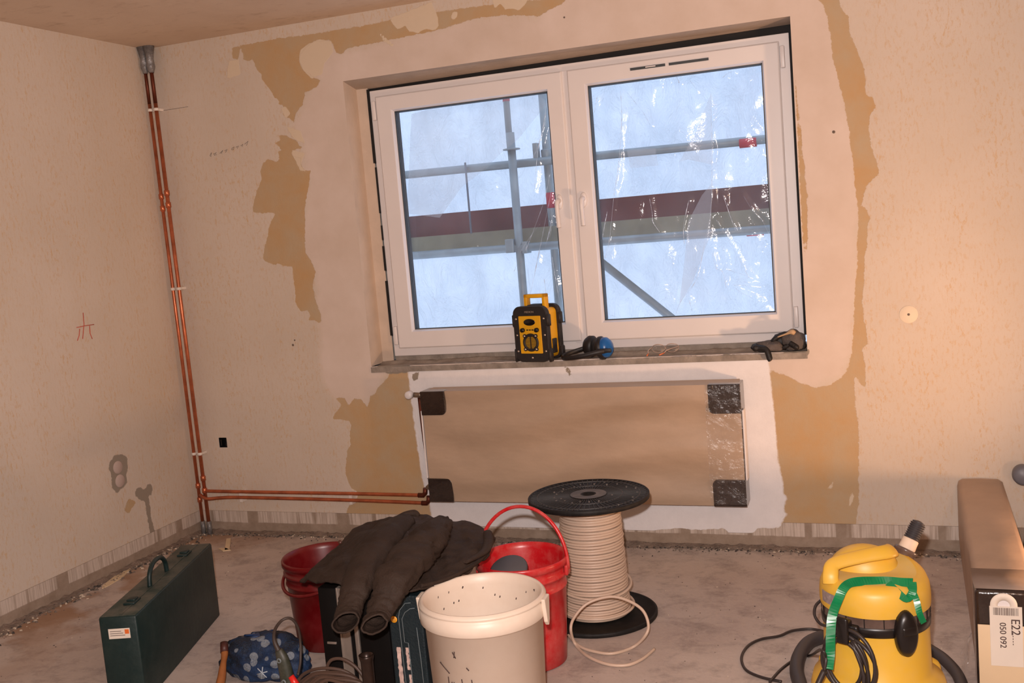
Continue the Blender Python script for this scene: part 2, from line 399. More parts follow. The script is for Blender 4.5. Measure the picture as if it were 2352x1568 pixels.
# sill bed, rough mortar with a height field
g = G(); nx, ny = 170, 16; vsx = []
for j in range(ny+1):
    for i in range(nx+1):
        x = X1+(X2-X1)*i/nx; y = -.006+.20*j/ny
        z = ZB-.004+.005*noise.noise(Vector((x*9, y*22, 1)))+.003*noise.noise(Vector((x*40, y*60, 3)))
        if y > .10: z += min(1, (y-.10)/.02)*.018*(.6+.5*noise.noise(Vector((x*4, 0, 7))))
        vsx.append((x, y, z))
fsx = [(j*(nx+1)+i, j*(nx+1)+i+1, (j+1)*(nx+1)+i+1, (j+1)*(nx+1)+i) for j in range(ny) for i in range(nx)]
g.add(vsx, fsx, 0, True)
g.add([(X1, -.006, ZB-.004), (X2, -.006, ZB-.004), (X2, -.006, ZB-.03), (X1, -.006, ZB-.03)], [(0, 1, 2, 3)])
struct(g.build('trim_sill_bed', M_MORTAR, fix=False))
# socket hole
g = G(); g.box((sx0, .001, sz0), (sx1, .05, sz1)); g.f.pop(2); g.m.pop(2); g.sm.pop(2)
M_BLK = mat('black_plastic', (16, 15, 16), .35, var=.3)
g.box((sx0+.004, .006, sz0+.008), (sx0+.012, .012, sz0+.04)); g.box((sx1-.012, .006, sz0+.004), (sx1-.004, .012, sz0+.02))
g.build('socket_recess', M_BLK, wb, fix=False)
# floor
def floor_mat():
    m, nt, b = newmat('dusty_concrete')
    tc = nt.nodes.new('ShaderNodeTexCoord').outputs['Object']
    a = noise_(nt, tc, 1.3, 6, .6, dist=.4); c2 = noise_(nt, tc, 7, 8, .75, (1, 1.2, 1), .25); s = noise_(nt, tc, 55, 5, .7)
    base = mixc(nt, ramp(nt, a, .3, .7), lin((172, 156, 148)), lin((200, 186, 176)))
    base = mixc(nt, math_(nt, 'MULTIPLY', ramp(nt, c2, .48, .66), .5), base, lin((112, 100, 96)))
    base = mixc(nt, math_(nt, 'MULTIPLY', ramp(nt, s, .5, .8), .4), base, lin((208, 190, 172)))
    sep = nt.nodes.new('ShaderNodeSeparateXYZ'); nt.links.new(tc, sep.inputs[0])
    brn = math_(nt, 'MULTIPLY', ramp(nt, math_(nt, 'ADD', sep.outputs['X'], math_(nt, 'MULTIPLY', a, .9)), .55, 1.0, 1, 0), ramp(nt, noise_(nt, tc, 3.2, 5), .45, .55))
    base = mixc(nt, math_(nt, 'MULTIPLY', brn, .75), base, lin((150, 112, 78)))
    nt.links.new(base, b.inputs['Base Color']); setp(b, Roughness=.88); b.inputs['Specular IOR Level'].default_value = .2
    nt.links.new(bump(nt, math_(nt, 'ADD', c2, math_(nt, 'MULTIPLY', s, .5)), .35, .006), b.inputs['Normal'])
    return m
g = G(); g.add([(-.2, -5.5, 0), (5.2, -5.5, 0), (5.2, .22, 0), (-.2, .22, 0)], [(0, 1, 2, 3)])
struct(g.build('floor', floor_mat(), fix=False))
def ceil_mat():
    m, nt, b = newmat('bare_ceiling')
    tc = nt.nodes.new('ShaderNodeTexCoord').outputs['Object']
    a = noise_(nt, tc, 2.0, 6, .6, (1, .6, 1), .5); s = noise_(nt, tc, 9, 6, .7, (1, 1.8, 1)); k = noise_(nt, tc, 30, 3, .6)
    c = mixc(nt, ramp(nt, a, .3, .7), lin((206, 184, 164)), lin((220, 200, 180)))
    c = mixc(nt, math_(nt, 'MULTIPLY', ramp(nt, s, .55, .7), .4), c, lin((164, 136, 114)))
    c = mixc(nt, ramp(nt, k, .72, .76), c, lin((212, 196, 170)))
    nt.links.new(c, b.inputs['Base Color']); setp(b, Roughness=.9); b.inputs['Specular IOR Level'].default_value = .15
    nt.links.new(bump(nt, s, .2, .01), b.inputs['Normal']); return m
g = G(); g.add([(-.2, -5.5, H), (5.2, -5.5, H), (5.2, .22, H), (-.2, .22, H)], [(3, 2, 1, 0)])
struct(g.build('ceiling', ceil_mat(), fix=False))
# small marks on the walls
M_PENCIL = mat('pencil_mark', (112, 98, 88), .9); M_RED_PEN = mat('red_crayon_mark', (196, 90, 70), .9)
def wall_stroke(g, pts, wd, axis=1, off=.0012):
    q = [U(x, y, axis, -off if axis == 1 else off) for x, y in pts]
    g.tube(q, wd, 5)
g = G()
for k, ch in enumerate([[(482,358),(486,350),(484,360)],[(490,354),(497,350),(492,357),(498,355)],[(505,352),(512,345),(508,353)],[(516,346),(522,343),(518,350)],[(532,341),(538,337),(536,344),(531,343)],[(542,338),(548,335),(545,341)],[(553,335),(558,331),(556,337)],[(562,331),(570,324),(566,334)],[(373,254),(400,250),(432,245)]]):
    wall_stroke(g, ch, .0009)
g.build('pencil_writing', M_PENCIL, wb, fix=False)
g = G()
for ch in ([(191,718),(193,745),(190,778)], [(176,752),(195,748),(216,745)], [(183,755),(182,770),(178,782)], [(206,748),(207,765),(212,778)]): wall_stroke(g, ch, .0018, 0)
g.build('crayon_cross', M_RED_PEN, wl, fix=False)
# plaster-filled socket rounds and screw plug
M_FILL = mat('filler_plaster', (186, 166, 156), .9, var=.08)
g = G()
for (x, y) in ((271, 1073), (276, 1104)):
    c = U(x, y, 0, .001); T = Matrix.Translation(c) @ Matrix.Rotation(PI/2, 4, 'Y')
    g.lathe([(0, .003), (.028, .003), (.031, 0), (.031, -.003)], 24, 0, T)
g.each('filled_socket', M_FILL, wl, fix=False)
g = G(); c = U(2087, 722, 1, -.001); T = Matrix.Translation(c) @ Matrix.Rotation(PI/2, 4, 'X')
g.lathe([(0, .0008), (.034, .0008), (.035, 0)], 32, 0, T); g.lathe([(0, .0022), (.0045, .0022), (.0055, 0)], 12, 1, T)
g.build('plug_hole', [mat('plaster_spot', (226, 208, 184), .9, var=.05), M_PENCIL], wb, fix=False)
g = G()
for (x, y, r) in ((1915, 303, .006), (677, 781, .004), (673, 792, .006), (1296, 40, .004), (712, 792, 0), (200, 520, 0)):
    if r: c = U(x, y, 1, -.001); g.lathe([(0, .001), (r, .0005), (r, 0)], 10, 0, Matrix.Translation(c) @ Matrix.Rotation(PI/2, 4, 'X'))
g.each('nail_hole', M_PENCIL, wb, fix=False)
# ------------------------------------------------------------------ window
M_PVC = mat('white_pvc', (228, 222, 220), .38, var=.02, bmp=0)
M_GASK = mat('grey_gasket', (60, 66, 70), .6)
FX0, FX1, FZ0, FZ1 = 1.166, 3.118, .877, 2.161
def pane_mat(name, tr, gl, rough, df=0., tint=(1, 1, 1), dcol=(.8, .8, .85), bmp=0, bs=20):
    m = bpy.data.materials.new(name); m.use_nodes = True; nt = m.node_tree; nt.nodes.clear()
    o = nt.nodes.new('ShaderNodeOutputMaterial')
    t = nt.nodes.new('ShaderNodeBsdfTransparent'); t.inputs[0].default_value = tint+(1,)
    gl_ = nt.nodes.new('ShaderNodeBsdfGlossy'); gl_.inputs['Roughness'].default_value = rough
    mx = nt.nodes.new('ShaderNodeMixShader'); mx.inputs[0].default_value = gl
    nt.links.new(t.outputs[0], mx.inputs[1]); nt.links.new(gl_.outputs[0], mx.inputs[2]); out = mx.outputs[0]
    tc = nt.nodes.new('ShaderNodeTexCoord').outputs['Object']
    if df:
        d = nt.nodes.new('ShaderNodeBsdfDiffuse'); d.inputs[0].default_value = dcol+(1,)
        tl = nt.nodes.new('ShaderNodeBsdfTranslucent'); tl.inputs[0].default_value = dcol+(1,)
        a = nt.nodes.new('ShaderNodeMixShader'); a.inputs[0].default_value = .5
        nt.links.new(d.outputs[0], a.inputs[1]); nt.links.new(tl.outputs[0], a.inputs[2])
        m2 = nt.nodes.new('ShaderNodeMixShader')
        nt.links.new(ramp(nt, noise_(nt, tc, 3, 5, .6), .3, .7, df*.5, df*1.5), m2.inputs[0])
        nt.links.new(out, m2.inputs[1]); nt.links.new(a.outputs[0], m2.inputs[2]); out = m2.outputs[0]
    if bmp:
        nt.links.new(bump(nt, noise_(nt, tc, bs, 5, .6, dist=1.), bmp), gl_.inputs['Normal'])
    nt.links.new(out, o.inputs[0]); return m
M_GLASS = pane_mat('window_glass', 0, .05, .02, .03)
M_FILM = pane_mat('crinkled_clear_film', 0, .05, .11, .08, bmp=.6, bs=6)
M_HAZE = pane_mat('hazy_film', 0, .03, .2, .25, dcol=(.72, .76, .80), bmp=.3, bs=8)
M_GLINT = pane_mat('crease_glint', 0, .45, .25, .5, dcol=(.9, .92, .95))  # pale mix that paints the glints along the film folds
win = bpy.data.objects.new('window_1', None); col.objects.link(win); win['kind'] = 'structure'
win['label'] = 'white two-sash plastic window with handles at the centre'
def rect_frame(g, x0, x1, z0, z1, w, y0, y1, mi=0, inner=.006):
    # mitred frame with a sloped inner bead
    o = [(x0, z0), (x1, z0), (x1, z1), (x0, z1)]; i = [(x0+w, z0+w), (x1-w, z0+w), (x1-w, z1-w), (x0+w, z1-w)]
    i2 = [(x0+w+inner, z0+w+inner), (x1-w-inner, z0+w+inner), (x1-w-inner, z1-w-inner), (x0+w+inner, z1-w-inner)]
    vs = [(a, y1, b) for a, b in o]+[(a, y0, b) for a, b in o]+[(a, y0, b) for a, b in i]+[(a, y0+.012, b) for a, b in i2]+[(a, y1, b) for a, b in i2]
    fs = []
    for k in range(4):
        n = (k+1) % 4
        for r in range(4): fs.append((r*4+k, r*4+n, (r+1)*4+n, (r+1)*4+k))
    g.add(vs, fs, mi, False)
g = G(); rect_frame(g, FX0, FX1, FZ0, FZ1, .055, .132, .20)
g.box((2.105, .126, FZ0+.03), (2.165, .19, FZ1-.03))
fr = g.build('window_frame', M_PVC, win, bevel=.002)
SASH = [(1.200, 2.134, 1.288, 2.056), (2.158, 3.078, 2.246, 3.004)]
for k, (a, b_, ga, gb) in enumerate(SASH):
    z0, z1, gz0, gz1 = .915, 2.130, 1.004, 2.052
    s_ = bpy.data.objects.new('window_sash', None); col.objects.link(s_); s_.parent = win
    g = G()
    o = [(a, z0), (b_, z0), (b_, z1), (a, z1)]; i = [(ga-.008, gz0-.008), (gb+.008, gz0-.008), (gb+.008, gz1+.008), (ga-.008, gz1+.008)]
    i2 = [(ga, gz0), (gb, gz0), (gb, gz1), (ga, gz1)]
    om = [(a+.006, z0+.006), (b_-.006, z0+.006), (b_-.006, z1-.006), (a+.006, z1-.006)]
    vs = []
    for L, y in ((o, .18), (o, .119), (om, .113), (i, .113), (i2, .135), (i2, .18)): vs += [(p, y, q) for p, q in L]
    fs = [(r*4+q, r*4+(q+1) % 4, (r+1)*4+(q+1) % 4, (r+1)*4+q) for r in range(5) for q in range(4)]
    g.add(vs, fs); g.build('sash_frame', M_PVC, s_, bevel=.0015)
    g = G()
    t = .0035
    for lo, hi in (((ga, .134, gz0), (ga+t, .15, gz1)), ((gb-t, .134, gz0), (gb, .15, gz1)), ((ga, .134, gz0), (gb, .15, gz0+t)), ((ga, .134, gz1-t), (gb, .15, gz1))): g.box(lo, hi)
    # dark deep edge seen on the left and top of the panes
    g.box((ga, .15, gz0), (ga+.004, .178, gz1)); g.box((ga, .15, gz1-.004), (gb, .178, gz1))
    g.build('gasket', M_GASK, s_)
    g = G(); g.add([(ga, .15, gz0), (gb, .15, gz0), (gb, .15, gz1), (ga, .15, gz1)], [(0, 1, 2, 3)])
    g.build('glass_pane', M_GLASS, s_, fix=False)
    # handle
    hx = 2.082 if k == 0 else 2.196; hz = 1.555
    g = G(); T = Matrix.Translation((hx, .113, hz)) @ Matrix.Rotation(PI/2, 4, 'X')
    g.lathe([(0, .010), (.013, .010), (.016, .007), (.016, 0)], 24, 0, T, sy=2.1)
    g.tube(smooth([(hx, .105, hz+.004), (hx, .078, hz+.004), (hx, .066, hz-.008), (hx, .064, hz-.04), (hx, .068, hz-.09), (hx, .070, hz-.115)], 6), [.011]*12+[.010]*19, 12)
    g.build('handle', M_PVC, s_)
    # hinges
    hx = a-.012 if k == 0 else b_+.012
    g = G()
    for z in (z0+.02, z1-.11): g.box((hx-.009, .112, z), (hx+.009, .134, z+.09), bev=.003)
    g.each('hinge', M_PVC, s_)
# trickle vent slots on the right sash head
g = G()
for a, b_ in ((2.448, 2.602), (2.618, 2.788)): g.box((a, .110, 2.090), (b_, .114, 2.101))
g.box((2.516, .109, 2.094), (2.56, .1135, 2.0985), 1)
g.each('vent_slot', [M_GASK, M_PVC], win)
# sealing tape in the gap round the frame
g = G()
g.box((X1+.056, .145, FZ1), (X2, .16, ZT)); g.box((FX1, .14, .90), (X2, .15, FZ1+.01)); 
for z0, z1, w_ in ((.98, 1.25, .012), (1.3, 1.42, .010), (1.45, 1.52, .007), (1.58, 1.80, .008), (1.82, 2.17, .013)): g.box((FX0-w_, .128, z0), (FX0, .14, z1))
g.each('sealing_tape', M_DARK, win)
g = G()
# mortar strip below the frame
g.box((FX0, .140, .845), (FX1, .19, FZ0+.001)); g.build('bedding_mortar', M_MORTAR, win)
# plastic films fixed outside each pane
def film(ga, gb, folds, seed, name='plastic_film'):
    z0, z1 = .985, 2.07; x0, x1 = ga-.02, gb+.02
    nx, nz = int((x1-x0)/.006), int((z1-z0)/.006)
    xs = np.linspace(x0, x1, nx+1); zs = np.linspace(z0, z1, nz+1); X, Z = np.meshgrid(xs, zs)
    Yd = np.zeros_like(X)
    for pl in folds:
        q = px_poly(pl, 1, .2); d = np.full(X.shape, 9.)
        for i in range(len(q)-1):
            ax, az = q[i]; ex, ez = q[i+1][0]-ax, q[i+1][1]-az; L = ex*ex+ez*ez+1e-9
            t = np.clip(((X-ax)*ex+(Z-az)*ez)/L, 0, 1); d = np.minimum(d, np.hypot(X-ax-t*ex, Z-az-t*ez))
        Yd -= .006*np.clip(1-d/.022, 0, 1)
    vs = []
    for j in range(nz+1):
        for i in range(nx+1):
            x, z = X[j, i], Z[j, i]
            n1 = abs(noise.noise(Vector((x*5+seed, z*3, 2))))*.018+abs(noise.noise(Vector((x*13+seed, z*9, 5))))*.006
            vs.append((x, .222-n1+Yd[j, i], z))
    fs = [(j*(nx+1)+i, j*(nx+1)+i+1, (j+1)*(nx+1)+i+1, (j+1)*(nx+1)+i) for j in range(nz) for i in range(nx)]
    g = G(); g.add(vs, fs, 0, True)
    o = g.build(name, M_FILM, win, fix=False)
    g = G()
    for k, pl in enumerate(folds):  # thin pale tubes drawn in as the glints on the creases
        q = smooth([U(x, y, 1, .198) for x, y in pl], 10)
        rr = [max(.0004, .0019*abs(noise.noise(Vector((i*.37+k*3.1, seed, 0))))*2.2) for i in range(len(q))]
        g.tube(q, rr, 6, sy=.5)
    g.build('crease_glint', M_GLINT, o, fix=False)
    return o
FR = [[(1425,206),(1428,262),(1425,330),(1418,400),(1410,450),(1405,500),(1400,548),(1390,592)], [(1440,212),(1468,246),(1480,262),(1493,287)],
      [(1633,212),(1635,300),(1635,400),(1633,480),(1618,560),(1600,640),(1565,690),(1552,722)], [(1661,448),(1675,490),(1690,530)], [(1645,505),(1672,550),(1690,580),(1720,637)],
      [(1708,450),(1730,485),(1750,505),(1770,546)], [(1636,580),(1645,615),(1660,625),(1668,660)], [(1668,618),(1720,636),(1692,641)], [(1684,655),(1712,655),(1748,662)], [(1690,662),(1708,675),(1725,682)],
      [(1492,456),(1498,490),(1500,510),(1516,534)], [(1552,170),(1560,190)], [(1660,178),(1672,168),(1684,164)], [(1585,185),(1600,205)], [(1395,485),(1388,520),(1384,545)], [(1583,690),(1590,715)], [(1365,168+90),(1372,220)], [(1395,720),(1420,730)], [(1582,460),(1570,520),(1572,560)]]
FL = [[(1256,232),(1248,290),(1235,350),(1229,420),(1226,440)], [(1253,262),(1238,330),(1222,365)], [(1263,400),(1250,460),(1225,530),(1207,575)], [(1266,440),(1254,500),(1236,590),(1215,690)], [(1272,480),(1262,530),(1252,570)],
      [(1262,505),(1266,520),(1262,545)], [(1090,565),(1052,585)], [(1190,600),(1180,625)], [(1268,590),(1276,640),(1285,690)], [(1250,640),(1256,690)], [(1235,520),(1210,555),(1195,580)]]
film(*SASH[1][2:], FR, 3.0); film(*SASH[0][2:], FL, 11.0)
def haze(poly, y):
    q = px_poly(poly, 1, y); g = G()
    g.add([(a, y+.004*noise.noise(Vector((a*7, b*7, 0))), b) for a, b in q], [tuple(range(len(q)))])
    return g.build('film_layer', M_HAZE, win, fix=False)
haze([(945,262),(1040,236),(1120,232),(1240,215),(1255,240),(1190,320),(1150,352),(1110,392),(1060,430),(1010,500),(935,490)], .2)
haze([(1633,214),(1600,300),(1560,372),(1580,366),(1634,378)], .197)
haze([(1440,345),(1505,340),(1512,380),(1448,386)], .199)
haze([(1612,448),(1636,420),(1632,540),(1590,650),(1560,700),(1572,600),(1580,510)], .199)
# ------------------------------------------------------------------ outside: scaffold and sheeting
M_GALV = mat('galvanised_tube', (150, 160, 164), .5, .25, var=.2, vscale=9)
M_BOARDR = mat('red_brown_board', (96, 40, 38), .6, var=.25, vscale=5)
M_DECK = mat('weathered_plank', (140, 138, 118), .8, var=.2, vscale=7)
M_REDT = mat('red_tape', (200, 40, 60), .5)
YS = 1.3
sc = thing('scaffold', 'galvanised tube scaffold with red-brown toe board outside the window', 'scaffold', (1.5, YS, -.3))
O = (1.5, YS, -.3)
def pipe(name, a, b_, r=.024, m=M_GALV, parent=sc, org=O): 
    g = G(); g.tube([a, b_], r, 14); return g.build(name, m, parent, org)
pA = pipe('standard', (1.445, YS, -.3), (1.445, YS, 2.0)); pB = pipe('standard', (1.625, YS+.1, -.3), (1.625, YS+.1, 3.2))
pipe('standard', (1.43, YS+.02, 1.9), (1.43, YS+.02, 3.2), .019)
g = G(); T = Matrix.Translation((1.445, YS, 1.90)); g.lathe([(.024, 0), (.05, 0), (.052, .008), (.024, .012)], 24, 0, T)
g.lathe([(.024, 0), (.034, 0), (.034, .05), (.024, .05)], 16, 0, Matrix.Translation((1.625, YS+.1, 1.84)))
g.box((1.555, YS+.05, 1.80), (1.585, YS+.10, 1.93)); g.box((1.37, YS-.04, 1.31), (1.42, YS+.05, 1.39)); g.box((1.47, YS-.03, 1.30), (1.50, YS+.05, 1.37)); g.each('coupler', M_GALV, sc, O, bevel=.004)
pipe('guard_rail', (-.4, YS+.06, 1.835), (4.6, YS+.06, 1.80)); pipe('ledger', (-.4, YS+.0, 1.338), (4.6, YS+.0, 1.330))
a = U(1372, 595, 1, 1.42); b_ = U(1530, 720, 1, 1.42); dv = Vector(b_)-Vector(a)
pipe('brace', tuple(Vector(a)-dv*.6), tuple(Vector(b_)+dv*1.5), .024)
g = G(); g.box((-.4, YS+.10, 1.445), (4.6, YS+.13, 1.575)); g.build('toe_board', M_BOARDR, sc, O)
g = G(); g.box((-.4, YS+.04, 1.350), (4.6, YS+.5, 1.445)); g.build('deck', M_DECK, sc, O)
g = G()
for (x, z) in ((2.78, 1.803), (2.79, 1.327)):
    g.tube([(x-.045, YS+.05, z), (x+.045, YS+.05, z)], .0255, 14)
g.tube([(1.625, YS+.1, 1.55), (1.625, YS+.1, 1.64)], .0255, 14); g.tube([(1.43, YS+.02, 2.18), (1.43, YS+.02, 2.26)], .021, 14)
g.each('tape_marker', M_REDT, sc, O)
def sheet_mat():
    m = bpy.data.materials.new('scaffold_sheeting'); m.use_nodes = True; nt = m.node_tree; nt.nodes.clear()
    o = nt.nodes.new('ShaderNodeOutputMaterial'); tc = nt.nodes.new('ShaderNodeTexCoord').outputs['Object']
    c = mixc(nt, ramp(nt, noise_(nt, tc, 2, 5, .6), .3, .7), (.70, .75, .82), (.95, .97, 1.0))
    d = nt.nodes.new('ShaderNodeBsdfDiffuse'); t = nt.nodes.new('ShaderNodeBsdfTranslucent'); nt.links.new(c, d.inputs[0]); nt.links.new(c, t.inputs[0])
    bn = bump(nt, noise_(nt, tc, 7, 5, .65, (1, 1, .6), 1.2), 1.0, .06)
    nt.links.new(bn, d.inputs['Normal']); nt.links.new(bn, t.inputs['Normal'])
    x = nt.nodes.new('ShaderNodeMixShader'); x.inputs[0].default_value = .7; nt.links.new(d.outputs[0], x.inputs[1]); nt.links.new(t.outputs[0], x.inputs[2])
    nt.links.new(x.outputs[0], o.inputs[0]); return m
g = G(); nx, nz = 120, 70; vs = []
for j in range(nz+1):
    for i in range(nx+1):
        x = -1.5+7*i/nx; z = -.8+4.6*j/nz
        vs.append((x, 1.95+.05*noise.noise(Vector((x*2.2, z*.8, 0)))+.03*abs(noise.noise(Vector((x*5, z*2, 4)))), z))
g.add(vs, [(j*(nx+1)+i, j*(nx+1)+i+1, (j+1)*(nx+1)+i+1, (j+1)*(nx+1)+i) for j in range(nz) for i in range(nx)], 0, True)
tag(g.build('scaffold_sheeting', sheet_mat(), fix=False), 'white translucent sheeting hung behind the scaffold tubes', 'tarpaulin')
rx_ = U(1075, 450, 1, YS+.03)[0]
g = G(); g.tube([(rx_, YS+.03, 1.44), (rx_, YS+.03, 1.86)], .006, 6); g.build('tie_rope', mat('grey_rope', (110, 120, 135), .8), sc, O)
# ------------------------------------------------------------------ copper pipes
def copper(name, c, r):
    m, nt, b = newmat(name); tc = nt.nodes.new('ShaderNodeTexCoord').outputs['Object']
    cc = mixc(nt, ramp(nt, noise_(nt, tc, 12, 5), .3, .7), lin(c), lin(tuple(int(x*.72) for x in c)))
    nt.links.new(cc, b.inputs['Base Color']); setp(b, Roughness=r, Metallic=.75); return m
M_COP = copper('copper', (222, 130, 92), .36); M_COPD = copper('tarnished_copper', (120, 62, 44), .5)
M_GREYF = mat('grey_foil_sleeve', (130, 128, 128), .45, .4, var=.35, vscale=30, bmp=.6, bscale=50)
M_CLIP = mat('white_clip', (230, 220, 210), .5)
YP = -.05
A = [U(330, 150, 1, YP), U(376, 458, 1, YP), U(427, 900, 1, YP), U(463, 1190, 1, YP)]
B = [U(345, 150, 1, YP), U(382+6, 458, 1, YP), U(439, 900, 1, YP), U(477, 1190, 1, YP)]
A = [(.028+.000*i, YP, p[2]) for i, p in enumerate(A)]; B = [(p[0], YP, p[2]) for p in B]
xa_t, xa_b = U(332, 150, 1, YP)[0], U(464, 1185, 1, YP)[0]; xb_t, xb_b = U(346, 150, 1, YP)[0], U(478, 1185, 1, YP)[0]
def riser(xt, xb, r, label, other):
    t = thing('copper_riser', label, 'pipe', (xb, YP, 0), 0, None); o = (xb, YP, 0)
    X = lambda z: xb+(xt-xb)*z/2.4
    g = G(); g.tube([(X(.06), YP, .06), (X(2.22), YP, 2.22)], r, 14); g.tube([(X(2.22), YP, 2.22), (X(2.42), YP, 2.42)], r, 14, 1)
    g.build('pipe', [M_COP, M_COPD], t, o)
    g = G()
    for z in ((1.70, 1.76) if other == 0 else (1.715, 1.775)):
        g.tube([(X(z-.015), YP, z-.015), (X(z-.012), YP, z-.012), (X(z+.012), YP, z+.012), (X(z+.015), YP, z+.015)], [r, r+.004, r+.004, r], 14)
    for z in ((.235, .30) if other else (.185, .26)):
        g.tube([(X(z-.014), YP, z-.014), (X(z-.011), YP, z-.011), (X(z+.011), YP, z+.011), (X(z+.014), YP, z+.014)], [r, r+.004, r+.004, r], 14)
    g.each('fitting', M_COP, t, o)
    g = G()
    for z in (2.19, 1.29, .43): g.tube([(X(z), YP, z-.007), (X(z), YP, z+.007)], r+.004, 12); g.box((X(z)-.006, YP, z-.006), (X(z)+.006, -.001, z+.006))
    g.each('clip', M_CLIP, t, o)
    g = G(); g.tube([(X(2.38), YP, 2.37), (X(2.4), YP, 2.40), (X(2.45), YP, 2.44), (X(2.5), YP, 2.4995)], [r+.003, r+.012, r+.008, r+.02], 12)
    g.tube([(X(.0), YP, .001), (X(.05), YP, .07)], [r+.004, r+.003], 12)
    g.each('sleeve', M_GREYF, t, o); return X
XA = riser(xa_t, xa_b, .0085, 'copper pipe rising in the room corner, the one nearer the left wall', 0)
XB = riser(xb_t, xb_b, .0095, 'copper pipe rising in the room corner, the one farther from the left wall', 1)
def hpipe(pts, label, r=.0085):
    q = [U(x, y, 1, yy) for x, y, yy in pts]; o = (q[0][0], q[0][1], q[0][2])
    t = thing('copper_branch_pipe', label, 'pipe', o)
    g = G(); g.tube(smooth(q, 6), r, 12); g.build('pipe', M_COP, t, o)
    e = Vector(q[-1]); g = G(); g.tube([e+Vector((-.03, 0, 0)), e+Vector((-.004, 0, 0)), e+Vector((.008, -.002, .012)), e+Vector((.012, -.004, .035))], r+.003, 12); g.build('elbow', M_COPD, t, o)
    return t
hpipe([(470,1127,YP-.001),(560,1129,YP),(800,1133,YP),(974,1137,YP)], 'upper of two horizontal copper pipes running to the radiator')
hpipe([(460,1136,YP-.01),(475,1145,YP-.03),(505,1143,YP-.01),(560,1142,YP),(800,1148,YP),(982,1155,YP)], 'lower of two horizontal copper pipes running to the radiator')
g = G()
for x, y in ((563, 1135), (814, 1140)):
    c = U(x, y, 1, -.001); g.box((c[0]-.008, -.04, c[2]-.03), (c[0]+.008, -.0005, c[2]+.03), 0)
o_ = g.each('pipe_clip', M_CLIP, wb)
# ------------------------------------------------------------------ radiator in its packaging
def card_mat(name, c, seed=0):
    m, nt, b = newmat(name); tc = nt.nodes.new('ShaderNodeTexCoord').outputs['Object']
    a = noise_(nt, tc, 2.5+seed, 5, .6, (1, 1, 2.5)); f = noise_(nt, tc, 90, 3)
    cc = mixc(nt, ramp(nt, a, .3, .7), lin(c), lin(tuple(int(x*.9) for x in c)))
    nt.links.new(cc, b.inputs['Base Color']); setp(b, Roughness=.6); b.inputs['Coat Weight'].default_value = .25; b.inputs['Coat Roughness'].default_value = .3
    nt.links.new(bump(nt, math_(nt, 'ADD', noise_(nt, tc, 3, 3, .5, (1, 1, 3)), math_(nt, 'MULTIPLY', f, .05)), .5, .02), b.inputs['Normal']); return m
M_CARD = card_mat('brown_wrapping', (186, 160, 136)); M_CARD2 = card_mat('brown_carton', (178, 150, 128), 1)
M_GLOSSB = mat('glossy_dark_corner', (46, 36, 32), .22, var=.3, vscale=14, bmp=.35, bscale=26, coat=.5)
M_SHRINK = pane_mat('shrink_film', 0, .07, .2, .02, bmp=.8, bs=22)
RX0, RX1, RZ0, RZ1, RYF, RYB = 1.412, 2.868, .218, .738, -.120, -.022
rad = thing('radiator', 'radiator wrapped in brown paper with dark corner guards under the window', 'radiator', (RX0, RYB, RZ0)); O = (RX0, RYB, RZ0)
g = G(); nx, nz = 120, 44; vs = []
def ry(x, z):
    u = (x-RX0)/(RX1-RX0); v = (z-RZ0)/(RZ1-RZ0); e = min(1, min(u, 1-u)*9, min(v, 1-v)*7)
    wv = math.sin(v*13+1.9*math.sin(u*5.2+.6)+.5)*(.5+.5*math.sin(u*3.1))
    return RYF + e*(.017*wv+.005*noise.noise(Vector((x*3, 0, z*9))))
for j in range(nz+1):
    for i in range(nx+1):
        x = RX0+(RX1-RX0)*i/nx; z = RZ0+(RZ1-RZ0)*j/nz; vs.append((x, ry(x, z), z))
k = nx+1; g.add(vs, [(j*k+i, j*k+i+1, (j+1)*k+i+1, (j+1)*k+i) for j in range(nz) for i in range(nx)], 0, True)
g.add([(RX0, RYF, RZ1), (RX1, RYF, RZ1), (RX1-.01, RYB, RZ1+.006), (RX0+.02, RYB, RZ1+.004), (RX0, RYF, RZ0), (RX1, RYF, RZ0), (RX1, RYB, RZ0), (RX0, RYB, RZ0)],
      [(0, 1, 2, 3), (4, 7, 6, 5), (0, 3, 7, 4), (1, 5, 6, 2), (3, 2, 6, 7)])
g.build('wrapping', M_CARD, rad, O, fix=False)
def corner(cx, cz, sx, sz, w_=.122, h_=.112):
    pts = []; r = .022
    for (a, b_) in ((0, 0), (w_, 0)): pts.append((cx+sx*a, cz+sz*b_))
    for k in range(5):
        t = k/4*PI/2; pts.append((cx+sx*(w_-r+r*math.cos(t)), cz+sz*(h_-r+r*math.sin(t))))
    pts.append((cx, cz+sz*h_))
    g = G(); g.prism(pts, RYF-.009, RYB, 1); g.build('corner_guard', M_GLOSSB, rad, O, bevel=.003)
corner(RX0-.004, RZ1+.002, 1, -1); corner(RX1+.004, RZ1+.002, -1, -1, .135, .125); corner(RX0-.004, RZ0-.002, 1, 1); corner(RX1+.004, RZ0-.002, -1, 1, .138, .115)
g = G(); g.add([(2.725, RYF-.020, RZ0+.01), (RX1+.006, RYF-.014, RZ0+.01), (RX1+.006, RYF-.014, RZ1), (2.725, RYF-.020, RZ1)], [(0, 1, 2, 3)]); g.build('shrink_film', M_SHRINK, rad, O, fix=False)
g = G(); g.box((RX0-.012, RYF-.002, RZ0+.11), (RX0-.005, RYF+.06, RZ1-.09)); g.box((RX1+.005, RYF-.002, RZ0+.11), (RX1+.012, RYF+.05, RZ1-.11)); g.each('side_panel', M_PVC, rad, O, bevel=.002)
